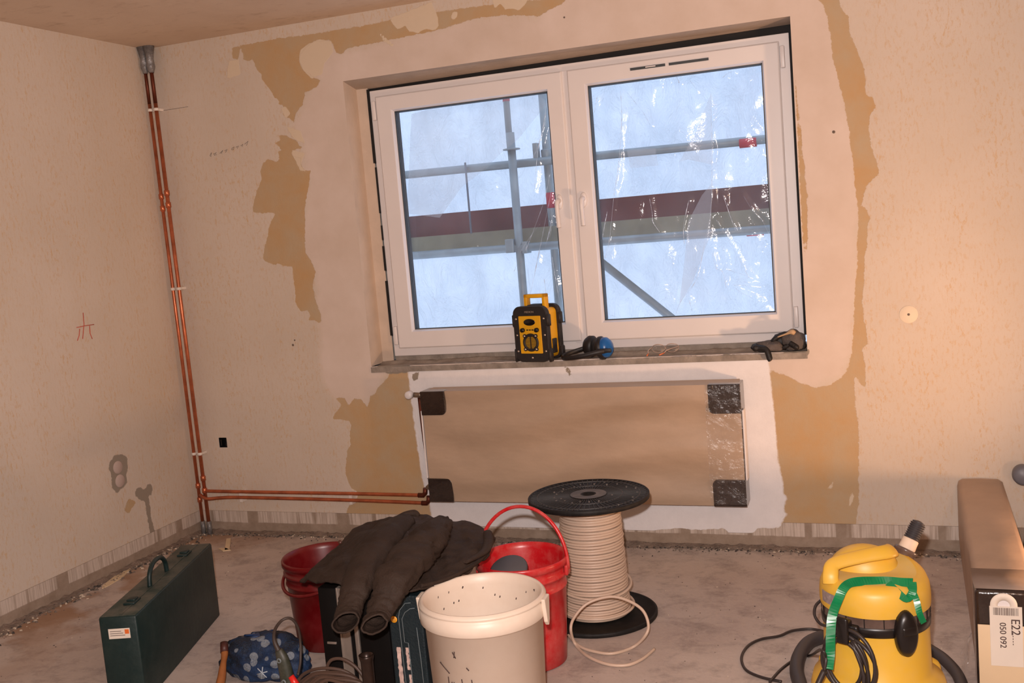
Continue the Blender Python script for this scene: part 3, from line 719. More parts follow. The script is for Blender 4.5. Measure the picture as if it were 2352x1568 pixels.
g = G(); g.tube(smooth([(1.366, -.05, .70), (1.372, -.052, .5), (1.385, -.055, .33), (1.388, -.055, .27)], 5), .0085, 10); g.build('connection_pipe', M_COPD, rad, O)
g = G(); g.tube([(1.345, -.06, .715), (1.395, -.06, .712)], .012, 12, 0); g.tube([(1.382, -.06, .27), (1.405, -.062, .235)], .013, 12); g.tube([(1.375, -.075, .27), (1.375, -.04, .275)], .009, 10); g.each('valve', mat('valve_metal', (150, 135, 120), .35, .8), rad, O)
g = G(); T = Matrix.Translation((1.322, -.065, .715)) @ Matrix.Rotation(PI/2, 4, 'X'); g.lathe([(0, .018), (.014, .018), (.019, .012), (.0195, -.012), (.014, -.018), (0, -.018)], 28, 0, T)
g.build('thermostat_head', M_PVC, rad, O)
# ------------------------------------------------------------------ things on the sill
ZS = ZB+.003
# radio
R0 = Vector(U(1235, 826, 2, ZS))
rd = thing('radio', 'yellow and black rugged site radio with raised handle on the sill', 'radio', (1.962, .020, ZS-.002), -.22)
rd.scale = (1.09, 1.09, 1.09)
M_YEL = mat('radio_yellow', (232, 170, 20), .45, var=.08); M_RUB = mat('black_rubber', (34, 30, 30), .6, var=.2, bmp=.2, bscale=90)
M_SILV = mat('screw_metal', (205, 195, 185), .3, .9); M_SCREEN = mat('dark_display', (12, 12, 14), .15)
W2, HR, DR = .082, .232, .115
def rrect(w_, h0, h1, r, n=5):
    pts = []
    for (cx, cz, a0) in ((w_-r, h1-r, 0), (-w_+r, h1-r, PI/2), (-w_+r, h0+r, PI), (w_-r, h0+r, 1.5*PI)):
        for k in range(n+1): t = a0+k/n*PI/2; pts.append((cx+r*math.cos(t), cz+r*math.sin(t)))
    return pts
def knob_poly(w_, h0, h1):   # guard outline with thick corner lobes
    pts = []
    for x, z in rrect(w_, h0, h1, .034, 6):
        mid = abs((z-(h0+h1)/2)/(h1-h0)) < .26; top = abs(x/w_) < .42
        pts.append((x, z))
    a = [(w_, h0+.034), (w_, h0+.055), (w_-.006, h0+.06), (w_-.006, h1-.06), (w_, h1-.055), (w_, h1-.034)]
    return pts
g = G(); g.prism(rrect(W2-.012, .012, HR-.014, .02), -.045, .045, 1); rb = g.build('body', M_YEL, rd, bevel=.003)
for y0, y1 in ((-.062, -.036), (.036, .060)):
    g = G(); g.prism(knob_poly(W2, 0, HR), y0, y1, 1)
    for sx in (-1, 1):
        g.box((sx*W2-.006, y0-.001, .0), (sx*W2+.006, y1+.001, .055), bev=.004); g.box((sx*W2-.006, y0-.001, HR-.085), (sx*W2+.006, y1+.001, HR-.035), bev=.004)
    g.build('guard_frame', M_RUB, rd, bevel=.004)
g = G(); g.prism(rrect(.0525, .036, .192, .003, 2), -.0655, -.06, 1); pn = g.build('front_panel', M_YEL, rd, bevel=.001)
g = G(); T = Matrix.Translation((-.001, -.0655, .166)) @ Matrix.Rotation(PI/2, 4, 'X'); g.lathe([(0, .0015), (.026, .0015), (.028, 0)], 32, 0, T, sy=.5); g.build('display', M_SCREEN, pn)
for sx in (-.034, .034):
    g = G(); T = Matrix.Translation((sx, -.0655, .134)) @ Matrix.Rotation(PI/2, 4, 'X'); g.lathe([(0, .012), (.0085, .012), (.0095, .008), (.0095, 0)], 20, 0, T); g.build('knob', M_BLK, pn)
g = G()
for k in (-1, 0, 1): g.box((k*.0125-.004, -.068, .132), (k*.0125+.004, -.064, .1365))
g.each('button', M_BLK, pn)
sp = G(); T = Matrix.Translation((0, -.0655, .082)) @ Matrix.Rotation(PI/2, 4, 'X')
sp.lathe([(.026, .001), (.028, .005), (.036, .005), (.038, 0)], 40, 0, T)
for k in range(4):
    a = PI/4+k*PI/2; sp.tube([(.036*math.cos(a)*1.05, -.0655, .082+.036*math.sin(a)*1.08), (.036*math.cos(a)*1.05, -.0705, .082+.036*math.sin(a)*1.08)], .008, 16)
for k in range(-5, 6):
    z = k*.0049; hw = math.sqrt(max(0, .027**2-z*z)); sp.box((-hw, -.0685, .082+z-.0011), (hw, -.0655, .082+z+.0011))
sp.box((-.0014, -.0695, .056), (.0014, -.0655, .108)); sp.build('speaker_grille', M_RUB, pn)
g = G()
for x, z in ((-.067, .18), (.067, .18), (-.067, .112), (.067, .112), (-.067, .045), (.067, .045), (0, .018)): g.lathe([(0, .003), (.0035, .003), (.0045, 0)], 12, 0, Matrix.Translation((x, -.062, z)) @ Matrix.Rotation(PI/2, 4, 'X'))
for k in range(4): a = PI/4+k*PI/2; g.lathe([(0, .003), (.0035, .003), (.0045, 0)], 12, 0, Matrix.Translation((.0378*math.cos(a), -.0705, .082+.0389*math.sin(a))) @ Matrix.Rotation(PI/2, 4, 'X'))
g.each('screw', M_SILV, rd)
g = G(); zt = HR+.045
g.box((-.052, -.015, HR-.03), (-.036, .015, zt), bev=.003); g.box((.036, -.015, HR-.03), (.052, .015, zt), bev=.003); g.box((-.052, -.015, zt-.016), (.052, .015, zt), bev=.003); g.build('handle', M_YEL, rd)
g = G(); g.box((-.03, -.03, HR-.02), (.03, .03, HR+.002), bev=.004); g.build('top_cover', M_RUB, rd)
g = G(); g.box((W2-.013, -.012, .03), (W2-.006, .018, .09), bev=.002); g.build('side_cover', M_RUB, rd)
lettering('brand_lettering', 'MEDION', .0115, M_SILV, rd, (.0, -.0632, .208), (PI/2, 0, 0))
# ear defenders
ed = thing('ear_defenders', 'blue and black ear defenders lying on the sill beside the radio', 'ear defenders', (2.20, .03, ZS)); O = (2.20, .03, ZS)
M_BLU = mat('blue_plastic', (24, 92, 158), .3, var=.08); M_BLK2 = mat('black_soft_plastic', (26, 22, 22), .5, var=.2)
g = G(); T = Matrix.Translation((2.262, -.002, ZS+.043)) @ Matrix.Rotation(-.25, 4, 'Z') @ Matrix.Rotation(PI/2-.15, 4, 'Y')
g.lathe([(.030, -.012), (.036, 0), (.034, .014), (.024, .026), (.010, .032), (0, .033)], 32, 0, T, sx=1.12); cup = g.build('ear_cup', M_BLU, ed, O)
g = G(); g.lathe([(0, -.026), (.034, -.026), (.041, -.018), (.041, -.008), (.035, 0)], 32, 0, T, sx=1.12); g.each('cushion', M_BLK2, ed, O)
T2_ = Matrix.Translation((2.195, .05, ZS+.043)) @ Matrix.Rotation(-.25, 4, 'Z') @ Matrix.Rotation(PI/2+.1, 4, 'Y')
g = G(); g.lathe([(0, -.03), (.026, -.026), (.036, -.012), (.037, .006), (.030, .016), (.012, .014), (0, .013)], 32, 0, T2_, sx=1.15); g.build('ear_cup', M_BLK2, ed, O)
hb = smooth([(2.28, -.036, ZS+.036), (2.24, -.055, ZS+.030), (2.17, -.062, ZS+.018), (2.11, -.045, ZS+.013), (2.092, -.005, ZS+.015), (2.11, .03, ZS+.022), (2.15, .052, ZS+.032), (2.18, .06, ZS+.04)], 8)
g = G(); g.tube(hb, .0055, 10, sy=1.7); g.build('headband', M_BLK2, ed, O)
g = G(); g.box((2.24, -.047, ZS+.028), (2.298, -.036, ZS+.044), bev=.003); g.build('yoke', M_BLK2, ed, O)
ed.scale = (1.15, 1.15, 1.15); ed.location = (2.203, .03, ZS-.003)
# safety glasses
sg = thing('safety_glasses', 'clear safety glasses with orange temple tips on the sill', 'glasses', (2.53, .03, ZS)); O = (2.53, .03, ZS)
M_CLR = pane_mat('clear_lens', 0, .16, .05, .12, dcol=(.85, .8, .76)); M_CLRF = mat('clear_frame', (206, 176, 158), .25, var=.05); M_ORT = mat('orange_tip', (226, 120, 66), .4)
g = G()
for cx in (2.495, 2.555):
    c = Vector((cx, .075 if cx < 2.52 else .085, ZS+.022)); pts = []
    vs = [c]+[c+Vector((.030*math.cos(a), .010*math.cos(a)**2, .019*math.sin(a))) for a in [2*PI*k/20 for k in range(20)]]
    g.add(vs, [(0, 1+k, 1+(k+1) % 20) for k in range(20)], 0, True)
g.build('lens', M_CLR, sg, O, fix=False)
g = G()
for cx in (2.495, 2.555):
    c = Vector((cx, .075 if cx < 2.52 else .085, ZS+.022))
    g.tube([c+Vector((.030*math.cos(a), .010*math.cos(a)**2, .019*math.sin(a))) for a in [2*PI*k/20 for k in range(20)]], .0011, 6, closed=True)
g.build('frame', M_CLRF, sg, O)
for (a0, a1) in (((2.466, .085, ZS+.026), (2.462, -.005, ZS+.003)), ((2.585, .088, ZS+.026), (2.515, .0, ZS+.003))):
    A0, A1 = Vector(a0), Vector(a1); g = G(); g.tube(smooth([A0, A0.lerp(A1, .5)+Vector((-.006, 0, .004)), A0.lerp(A1, .75)], 5), .0018, 8); tm = g.build('temple', M_CLRF, sg, O)
    g = G(); g.tube([A0.lerp(A1, .74), A1], [.0022, .0028], 8); g.build('temple_tip', M_ORT, tm, O)
    tm.children[0].location = (0, 0, 0)
# work gloves (a pair) on the right end of the sill
M_GLV = mat('grey_glove_cloth', (92, 84, 80), .9, var=.25, vscale=30, bmp=.4, bscale=150); M_GLB = mat('black_glove_coating', (24, 21, 21), .55, var=.3, vscale=20, bmp=.3, bscale=70)
def lump(g, c, r, T=None, seed=0, mi=0, amp=.25):
    n, m = 20, 14; vs = []
    for j in range(m+1):
        th = PI*j/m
        for i in range(n):
            ph = 2*PI*i/n; d = Vector((math.sin(th)*math.cos(ph), math.sin(th)*math.sin(ph), math.cos(th)))
            s = 1+amp*noise.noise(d*1.7+Vector((seed, 0, 0)))
            p = Vector((d.x*r[0]*s, d.y*r[1]*s, d.z*r[2]*s)); vs.append(Vector(c)+(T @ p if T else p))
    g.add(vs, [(j*n+i, j*n+(i+1) % n, (j+1)*n+(i+1) % n, (j+1)*n+i) for j in range(m) for i in range(n)], mi, True)
gl = thing('work_glove', 'flat grey glove with a black finger hanging over the sill edge', 'glove', (2.95, .02, ZS), 0, 'work gloves on the sill'); O = (2.95, .02, ZS)
g = G(); lump(g, (2.972, .030, ZS+.020), (.070, .036, .024), Matrix.Rotation(-.35, 3, 'Z'), 3, 0, .35); g.build('back', M_GLV, gl, O)
g = G()
P = lambda x, y, yy: Vector(U(x, y, 1, yy))
g.tube(smooth([P(1728, 800, -.002), P(1742, 799, .0), P(1756, 801, -.006), P(1763, 808, -.014), P(1768, 824, -.022), P(1770, 828, -.022)], 6), [.006, .010, .014, .016, .015, .013]+[.013]*9+[.0125]*10+[.011, .0105, .010, .009, .007, .004], 12); g.build('finger', M_GLB, gl, O)
g = G(); lump(g, P(1740, 796, .02), (.028, .018, .014), None, 9, 0, .3); g.build('palm', M_GLB, gl, O)
gl = thing('work_glove', 'bunched black glove with open cuff in the right sill corner', 'glove', (3.04, .04, ZS), 0, 'work gloves on the sill'); O = (3.04, .04, ZS)
g = G(); lump(g, P(1824, 782, .04), (.050, .038, .044), Matrix.Rotation(.5, 3, 'Y'), 5, 0, .3); g.build('back', M_GLV, gl, O)
g = G(); cc = P(1797, 783, .03); rr = []
for k in range(15):
    a = 2*PI*k/14; rr.append(cc+Vector((.043*math.cos(a), .006*math.sin(2*a), .027*math.sin(a)+.012*math.cos(a))))
g.tube(rr[:-1], .011, 10, closed=True, sy=1.3); lump(g, cc+Vector((0, .02, -.004)), (.046, .020, .034), None, 2); g.build('cuff', M_GLB, gl, O)
g = G(); g.tube(smooth([P(1815, 788, .005), P(1826, 795, -.005), P(1834, 800, -.012)], 5), [.012]*8+[.010, .008, .005], 10); g.build('finger', M_GLB, gl, O)
g = G(); g.tube(smooth([P(1786, 774, .0), P(1805, 767, .0), P(1818, 762, .0), P(1826, 766, .0)], 5), [.002, .0025, .003, .003, .0035, .004, .005, .006, .008, .010, .011, .012, .011, .010, .009, .006], 8); g.build('lining', mat('tan_lining', (190, 158, 122), .8), gl, O)
# ------------------------------------------------------------------ green metal case
M_GRN = mat('dark_green_paint', (10, 37, 37), .5, var=.15, vscale=4, dust=.14, dustc=(90, 98, 90), bmp=.1, bscale=50)
M_GRNT = mat('dusty_green_paint', (42, 58, 52), .6, var=.15, vscale=4, dust=.6, dustc=(120, 110, 98), bmp=.1, bscale=50)
tc0 = Vector((.978, -1.799, .302)); tcR = Vector((1.113, -1.784, .302)); tb = Vector((.874, -1.054, .302)); tbl = Vector((.751, -1.054, .302))
ang = math.atan2(-(tb-tcR).x, (tb-tcR).y)
L = (tb-tcR).length; Wd = .127
cs = thing('tool_case', 'dark green metal carry case standing on its edge on the floor', 'case', ((tcR.x+tb.x)/2, (tcR.y+tb.y)/2, 0), ang)
g = G(); g.box((-Wd, -L/2, 0), (0, L/2, .302), 0, bev=.006); 
body = g.build('case_body', M_GRN, cs)
g = G(); g.box((-Wd+.004, -L/2+.004, .3015), (-.004, L/2-.004, .3035), bev=.001); g.box((-.058, -L/2+.01, .303), (-.052, L/2-.01, .3055)); g.build('top_face', M_GRNT, cs)
g = G(); yh = -.02; g.tube(smooth([(-.062, yh-.085, .303), (-.062, yh-.075, .345), (-.062, yh-.035, .372), (-.062, yh+.03, .372), (-.062, yh+.07, .345), (-.062, yh+.08, .303)], 6), .0085, 12); g.build('handle', M_GRN, cs)
for y in (-L/2+.13, L/2-.13):
    g = G(); g.box((-.085, y-.03, .303), (-.045, y+.03, .311), bev=.003); g.box((-.08, y-.012, .309), (-.05, y+.02, .317), bev=.003); g.build('latch', M_GRN, cs)
M_LBL = mat('white_label', (226, 214, 200), .6, var=.04); M_ORG = mat('orange_print', (226, 110, 44), .6); M_INK = mat('label_ink', (110, 95, 88), .7)
g = G(); g.box((-.098, -L/2-.0012, .228), (-.026, -L/2, .262)); lb = g.build('label', M_LBL, cs)
g = G(); g.box((-.043, -L/2-.0018, .243), (-.029, -L/2-.0010, .258), 0)
for k in range(3): g.box((-.093, -L/2-.0016, .252-k*.007), (-.055+.006*k, -L/2-.0010, .254-k*.007), 1)
g.build('label_print', [M_ORG, M_INK], lb)
# ------------------------------------------------------------------ buckets
M_RED = mat('red_plastic', (196, 22, 30), .32, var=.12, vscale=5, dust=.35, dustc=(214, 150, 140), spec=.5)
M_REDD = mat('shaded_red_plastic', (98, 4, 10), .35, var=.12, vscale=5, dust=.25, dustc=(150, 70, 66))  # the red plastic again, weaker flash light put into its colour
def red_bucket(loc, h, R, Rb, m, label, handle):
    t = thing('plastic_bucket', label, 'bucket', loc)
    prof = [(0, .004), (Rb-.006, .004), (Rb, .0), (Rb+.002, .01)]
    rr = lambda z: Rb+(R-.006-Rb)*z/h
    prof = [(0, .002), (Rb-.008, .002), (Rb, .006), (rr(h*.3), h*.3), (rr(h*.72), h*.72), (rr(h*.73)+.003, h*.725), (rr(h*.74)+.003, h*.735), (rr(h*.75), h*.74), (rr(h*.83), h*.83), (rr(h*.84)+.006, h*.835), (rr(h*.85)+.006, h*.86), (rr(h*.86), h*.865), (rr(h*.93), h*.93), (R, h*.935), (R, h-.004), (R-.003, h), (R-.007, h-.002),
            (rr(h)-.007, h-.02), (rr(h*.5)-.004, h*.5), (Rb-.006, .012), (0, .012)]
    g = G(); g.lathe(prof, 64); g.build('shell', m, t)
    g = G()
    for s in (-1, 1):
        a = handle[0] if s > 0 else handle[0]+PI
        g.box((R-.006, -.018, h*.835), (R+.006, .018, h*.93), 0, Matrix.Rotation(a, 4, 'Z'), bev=.004)
    g.each('handle_lug', m, t)
    g = G(); q = []
    for k in range(33):
        a = PI*k/32; p = Vector((math.cos(a)*(R+.004), 0, math.sin(a)*handle[2]))
        p = Matrix.Rotation(handle[1], 3, 'X') @ p; p = Matrix.Rotation(handle[0], 3, 'Z') @ p; q.append(p+Vector((0, 0, h*.885)))
    g.tube(q, .0062, 10); g.build('handle', m, t); return t
red_bucket((2.276, -1.251, 0), .365, .156, .127, M_RED, 'red bucket with upright handle between white bucket and cable spool', (.05, -.16, .205))
red_bucket((1.486, -1.211, 0), .330, .154, .124, M_REDD, 'red bucket in a shaded tone with dropped handle at the left of the jacket', (-.35, 1.98, .17))
M_WBK = mat('white_plastic_bucket', (232, 214, 196), .42, var=.04, vscale=4, dust=.14, dustc=(190, 150, 116))
wbk = thing('plastic_bucket', 'large off-white lidless bucket in front with scribbled marks', 'bucket', (2.333, -1.741, 0)); R = .187; h = .42; Rb = .158
rr = lambda z: Rb+(R-.013-Rb)*z/h
g = G(); g.lathe([(0, .002), (Rb-.008, .002), (Rb, .008), (rr(.36), .356), (rr(.36)+.008, .357), (R-.003, .362), (R-.002, .400), (R-.006, .402), (R-.004, .407), (R-.001, .409), (R-.003, .414), (R-.006, .4155), (R-.008, h), (R-.013, h), (R-.018, .416), (R-.022, .39), (rr(.2)-.005, .2), (Rb-.006, .012), (0, .012)], 96); g.build('shell', M_WBK, wbk)
for a in (PI*1.035, .06):
    g = G(); T = Matrix.Rotation(a, 4, 'Z'); g.prism([(-.026, .415), (.026, .415), (.018, .375), (.012, .345), (.002, .33), (-.012, .345), (-.02, .385)], R-.004, R+.008, 0, 0, T); g.each('handle_lug', M_WBK, wbk, bevel=.003)
M_MARK = mat('dark_pen_mark', (74, 56, 52), .8)
g = G()
def bs(pts, z_=0, wd=.0011, inner=False):
    q = []
    for a, z in pts:
        r_ = (rr(z)+.0008) if not inner else (rr(z)-.0065+(.0 if z < .39 else -.003)); q.append((r_*math.cos(a), r_*math.sin(a), z))
    g.tube(q, wd, 5)
q0 = -1.50
for ch in ([(-.30, .235), (-.30, .205)], [(-.25, .222), (-.235, .203), (-.215, .222)], [(-.19, .205), (-.16, .21), (-.17, .2), (-.14, .202)], [(-.10, .235), (-.085, .195)], [(-.05, .2), (-.03, .21), (-.01, .2)], [(.03, .235), (.045, .195)], [(.07, .2), (.10, .212), (.12, .2), (.10, .196)],
           [(-.42, .272), (-.36, .262), (-.30, .252), (-.27, .246)], [(-.19, .312), (-.15, .295)], [(-.16, .314), (-.175, .296)], [(-.02, .27), (.01, .262)]):
    bs([(q0+a*1.35, z) for a, z in ch], wd=.0016)
g.each('pen_mark', M_MARK, wbk, fix=False)
g = G(); random.seed(4)
for k in range(15):
    a = random.uniform(.1, PI-.0); z = random.uniform(.34, .40); bs([(a, z), (a+.01, z-.006)], 0, .0022, True)
g.each('paint_spot', M_MARK, wbk, fix=False)
# grey round pad sticking out of the right red bucket
g = G(); T = Matrix.Rotation(.5, 4, 'X'); c = Vector(U(1168, 1305, 1, -1.36))
g.lathe([(0, .006), (.058, .006), (.064, 0), (.060, -.008), (0, -.010)], 32, 0, Matrix.Translation((0, 0, 0)) @ T)
g.tube([(0, 0, 0), (-.02, -.03, -.20)], .012, 10)
o_ = g.build('sanding_pad', mat('grey_pad', (84, 82, 86), .6)); o_.location = (c.x, c.y, c.z-.004)
tag(o_, 'grey round sanding pad sticking out of the red bucket behind the white one', 'sanding pad')
# ------------------------------------------------------------------ cable spool
M_SPL = mat('black_spool_plastic', (18, 17, 17), .6, var=.2, vscale=10, dust=.12, dustc=(96, 88, 84), spec=.3); M_RIB = mat('spool_rib', (58, 56, 56), .5, var=.2); M_HUB = mat('grey_hub', (84, 80, 78), .6, var=.15, dust=.4)
M_CAB = mat('grey_beige_cable', (204, 180, 160), .42, var=.06)
spl = thing('cable_spool', 'black cable spool wound with beige cable standing on end', 'cable spool', (2.399, -.832, 0)); RS = .224; HS = .462
def flange(z0, z1, top):
    g = G(); g.lathe([(.028, z0), (RS-.002, z0), (RS, z0+.002), (RS, z1-.002), (RS-.002, z1), (RS-.010, z1), (RS-.011, z1-.004), (.070, z1-.004), (.068, z1), (.030, z1+.001), (.028, z1), (.028, z0)], 96)
    if top:
        for k in range(64):
            a = 2*PI*k/64; T = Matrix.Rotation(a, 4, 'Z'); g.box((.07, -.0009, z1-.006), (RS-.010, .0009, z1-.0008), 1, T)
        for r_ in (.125, .19): g.lathe([(r_-.0012, z1-.005), (r_-.0012, z1-.0005), (r_+.0012, z1-.0005), (r_+.0012, z1-.005)], 84, 1)
        for k in range(26):
            a = 2*PI*(k*.618); r_ = .09+.11*((k*.37) % 1); g.lathe([(0, z1+.0003), (.0035, z1+.0003), (.0038, z1-.005)], 10, 2, Matrix.Translation((r_*math.cos(a), r_*math.sin(a), 0)))
        g.lathe([(.029, z1+.0015), (.067, z1+.0015)], 48, 2)
    return g.build('flange', [M_SPL, M_RIB, M_HUB], spl)
flange(.0, .016, False); flange(HS-.018, HS, True)
g = G(); g.lathe([(.024, .0), (.030, .0), (.030, HS), (.024, HS), (.024, 0)], 32); g.build('core', M_SPL, spl)
g = G(); n_t = 41; z = .022; 
g.lathe([(.09, .017), (.10, .03), (.10, HS-.02)], 48)
for k in range(n_t):
    u = k/(n_t-1); z = .023+u*(HS-.018-.023-.006); R_ = .1215-.014*u+.004*noise.noise(Vector((k*.8, 0, 0)))
    tl = .004*math.sin(k*1.7); ph = k*2.1
    g.tube([((R_)*math.cos(a), R_*math.sin(a), z+tl*math.cos(a+ph)*.5) for a in [2*PI*i/72 for i in range(72)]], .0054, 8, closed=True)
for R_, z_, ti, ph in ((.133, .125, .018, 4.2), (.134, .030, .004, 1), (.138, .041, .006, 4)):
    g.tube([(R_*math.cos(a), R_*math.sin(a), z_+ti*math.cos(a+ph)) for a in [2*PI*i/72 for i in range(72)]], .0052, 8, closed=True)
g.build('cable_winding', M_CAB, spl)
lp = [(1300,1462,-1.02,0), (1330,1483,0,1), (1370,1497,0,1), (1410,1500,0,1), (1455,1485,0,1), (1483,1458,-1.12,0), (1489,1432,-1.10,0), (1475,1400,-1.08,0), (1440,1378,-1.065,0), (1400,1370,-1.065,0), (1350,1385,-1.085,0), (1320,1416,-1.12,0), (1311,1445,-1.15,0), (1322,1480,0,1), (1350,1507,0,1), (1395,1525,0,1), (1440,1527,0,1), (1475,1513,0,1), (1503,1490,0,1)]
q = []
for x, y, yy, fl_ in lp:
    p = U(x, y, 2, .007) if fl_ else U(x, y, 1, yy)
    q.append((p[0], p[1], max(p[2], .007)))
g = G(); g.tube(smooth(q, 8), .0052, 10); g.build('loose_cable_end', M_CAB, spl, (2.399, -.832, 0))
# ------------------------------------------------------------------ tool cases under the jacket
M_BCASE = mat('black_case_shell', (12, 9, 8), .7, var=.2, spec=.15, dust=.03, dustc=(80, 62, 52)); M_ALU = mat('scuffed_aluminium', (170, 158, 148), .42, .7, var=.15, vscale=12, dust=.3)
bc = thing('aluminium_edged_case', 'black case with bright metal edging standing under the jacket', 'case', (1.758, -1.70, 0), .02)
g = G(); g.box((0, 0, 0), (.066, .42, .395), bev=.004); g.box((.10, .004, 0), (.116, .42, .392)); g.box((.130, .002, 0), (.235, .42, .392), bev=.004); g.each('case_shell', M_BCASE, bc)
g = G(); g.box((.066, -.004, 0), (.072, .42, .398), bev=.001); g.box((.072, .0, 0), (.100, .42, .396)); g.box((.116, -.003, 0), (.130, .42, .397), bev=.002); g.each('metal_edging', M_ALU, bc)
g = G(); g.box((.018, -.006, .215), (.05, .0, .222), bev=.001); g.build('catch', M_ALU, bc)
M_TEAL = mat('dark_teal_plastic', (9, 27, 33), .6, var=.12, dust=.15, dustc=(60, 76, 80), bmp=.25, bscale=160); M_LINE = mat('worn_grey_edge', (104, 112, 114), .6)
tl_ = thing('power_tool_case', 'dark teal plastic tool case with orange round sticker beside white bucket', 'case', (2.018, -1.735, 0), .04)
g = G(); g.prism([(0, 0), (.112, 0), (.112, .36), (.100, .398), (.03, .398), (0, .372)], 0, .34, 1); g.build('case_body', M_TEAL, tl_, bevel=.005)
g = G()
def vline(pts, y=-.0015, wd=.0013): g.tube([(a, y, b_) for a, b_ in pts], wd, 6)
vline([(.040, .0), (.036, .20), (.034, .33), (.040, .352), (.060, .374), (.078, .376)]); vline([(.064, 0), (.060, .12), (.058, .25), (.046, .252), (.045, .325), (.056, .345), (.075, .358), (.09, .36)]); vline([(.098, 0), (.094, .2), (.09, .30)])
g.build('seam_line', M_LINE, tl_)
g = G()
def blot(x0, x1, z0, z1, n, seed, mi=0):
    P_ = []
    for i in range(n): z = z0+(z1-z0)*i/(n-1); P_.append((x0+.002*noise.noise(Vector((i*1.3, seed, 0)))*2, z))
    for i in range(n-1, -1, -1): z = z0+(z1-z0)*i/(n-1); P_.append((x1+.003*noise.noise(Vector((i*1.7, seed+5, 0)))*2, z))
    g.prism(P_, -.0022, 0, 1, mi)
blot(.018, .030, .05, .235, 24, 1); blot(.048, .057, .165, .235, 12, 3); blot(.050, .058, .08, .15, 12, 7)
g.each('worn_lettering', mat('peeling_white_print', (200, 172, 162), .7, var=.3, vscale=60), tl_)
g = G(); T = Matrix.Translation((.018, -.001, .322)) @ Matrix.Rotation(PI/2, 4, 'X'); g.lathe([(0, .0012), (.010, .0012), (.0104, 0)], 28, 0, T)
for k in range(3): g.box((.011, -.0026, .318+k*.004), (.025, -.0020, .319+k*.004), 1)
g.build('sticker', [mat('orange_sticker', (240, 160, 20), .5, var=.03), M_INK], tl_)
# ------------------------------------------------------------------ jacket
M_JK = mat('dark_brown_workwear', (50, 38, 31), .72, var=.22, vscale=5, dust=.2, dustc=(84, 70, 62), bmp=.3, bscale=180, spec=.25)
jk = thing('work_jacket', 'dark brown work jacket thrown over the standing tool cases', 'jacket', (1.95, -1.5, .40)); O = (1.95, -1.5, .40)
rows = [[(688,1334,-1.66),(755,1344,-1.77),(850,1347,-1.80),(940,1352,-1.78),(1010,1340,-1.68),(1075,1314,-1.55),(1124,1272,-1.42)],
        [(712,1312,-1.58),(775,1290,-1.64),(860,1280,-1.66),(950,1290,-1.64),(1025,1288,-1.55),(1085,1268,-1.46),(1130,1248,-1.36)],
        [(745,1282,-1.47),(805,1250,-1.50),(880,1228,-1.50),(960,1232,-1.48),(1035,1238,-1.42),(1092,1236,-1.36),(1138,1238,-1.28)],
        [(782,1248,-1.35),(835,1214,-1.33),(895,1196,-1.30),(965,1192,-1.30),(1030,1203,-1.28),(1085,1212,-1.26),(1122,1226,-1.22)],
        [(800,1232,-1.26),(850,1202,-1.22),(905,1186,-1.20),(955,1180,-1.18),(1020,1195,-1.17),(1080,1203,-1.16),(1112,1218,-1.15)]]
net = [[Vector(U(x, y, 1, yy)) for x, y, yy in r_] for r_ in rows]
net.append([p+Vector((0, .05, -.07)) for p in net[-1]])
def surf(net, nu, nv):
    lines = [smooth(r_, nu) for r_ in net]; m = len(lines[0]); cols = []
    for i in range(m): cols.append(smooth([l_[i] for l_ in lines], nv))
    return [[cols[i][j] for i in range(m)] for j in range(len(cols[0]))]
S = surf(net, 14, 14); nv = len(S); nu = len(S[0]); vs = []
for j in range(nv):
    for i in range(nu):
        p = S[j][i]; e = min(1, min(i, nu-1-i)/6)
        f = .020*noise.noise(Vector((p.x*6, p.y*3+p.z*6, 1)))-.030*abs(noise.noise(Vector((p.x*13+p.y*9, p.y*4, 4))))+.008
        f += -.014*abs(noise.noise(Vector((p.x*24-p.y*16, p.y*12, 9))))
        vs.append(p+Vector((0, -.3*f, f))*(.3+.7*e))
g = G(); g.add(vs, [(j*nu+i, j*nu+i+1, (j+1)*nu+i+1, (j+1)*nu+i) for j in range(nv-1) for i in range(nu-1)], 0, True)
g.build('jacket_body', M_JK, jk, O, solid=.006, fix=False)
def sleeve(pts, radii, seed, wr):
    c = smooth([U(x, y, 1, yy) for x, y, yy in pts], 12); n = 44; rs = lerp_list(radii, len(c)); g = G(); vs = []
    up = None
    for i, p in enumerate(c):
        t = (c[min(i+1, len(c)-1)]-c[max(i-1, 0)]).normalized(); ref = Vector((0, -.6, .8)); a = (ref-t*ref.dot(t)).normalized(); b_ = t.cross(a)
        u = i/(len(c)-1)
        for k in range(n):
            an = 2*PI*k/n
            ca, sa = math.cos(an), math.sin(an)
            wv = .5-abs(noise.noise(Vector((ca*.9+i*.04, sa*.9, i*.40+seed))))*2.2
            w2 = .5-abs(noise.noise(Vector((ca*1.6+3, sa*1.6, i*.16+seed+9))))*2.0
            r_ = rs[i]*(1+wr*.13*wv*min(1, (1-u)*4)+.10*w2)
            if 9 <= len(c)-1-i <= 10: r_ *= .90
            vs.append(p+a*math.cos(an)*r_*.66+b_*math.sin(an)*r_)
    g.add(vs, [(i*n+k, i*n+(k+1) % n, (i+1)*n+(k+1) % n, (i+1)*n+k) for i in range(len(c)-1) for k in range(n)], 0, True)
    return g.build('sleeve', M_JK, jk, O, solid=.005, fix=False)
sleeve([(925,1200,-1.38),(885,1235,-1.55),(850,1285,-1.68),(822,1340,-1.80),(806,1385,-1.86),(797,1418,-1.91),(793,1430,-1.96)], [.040, .054, .056, .047, .037, .037, .038], 1.0, .7)
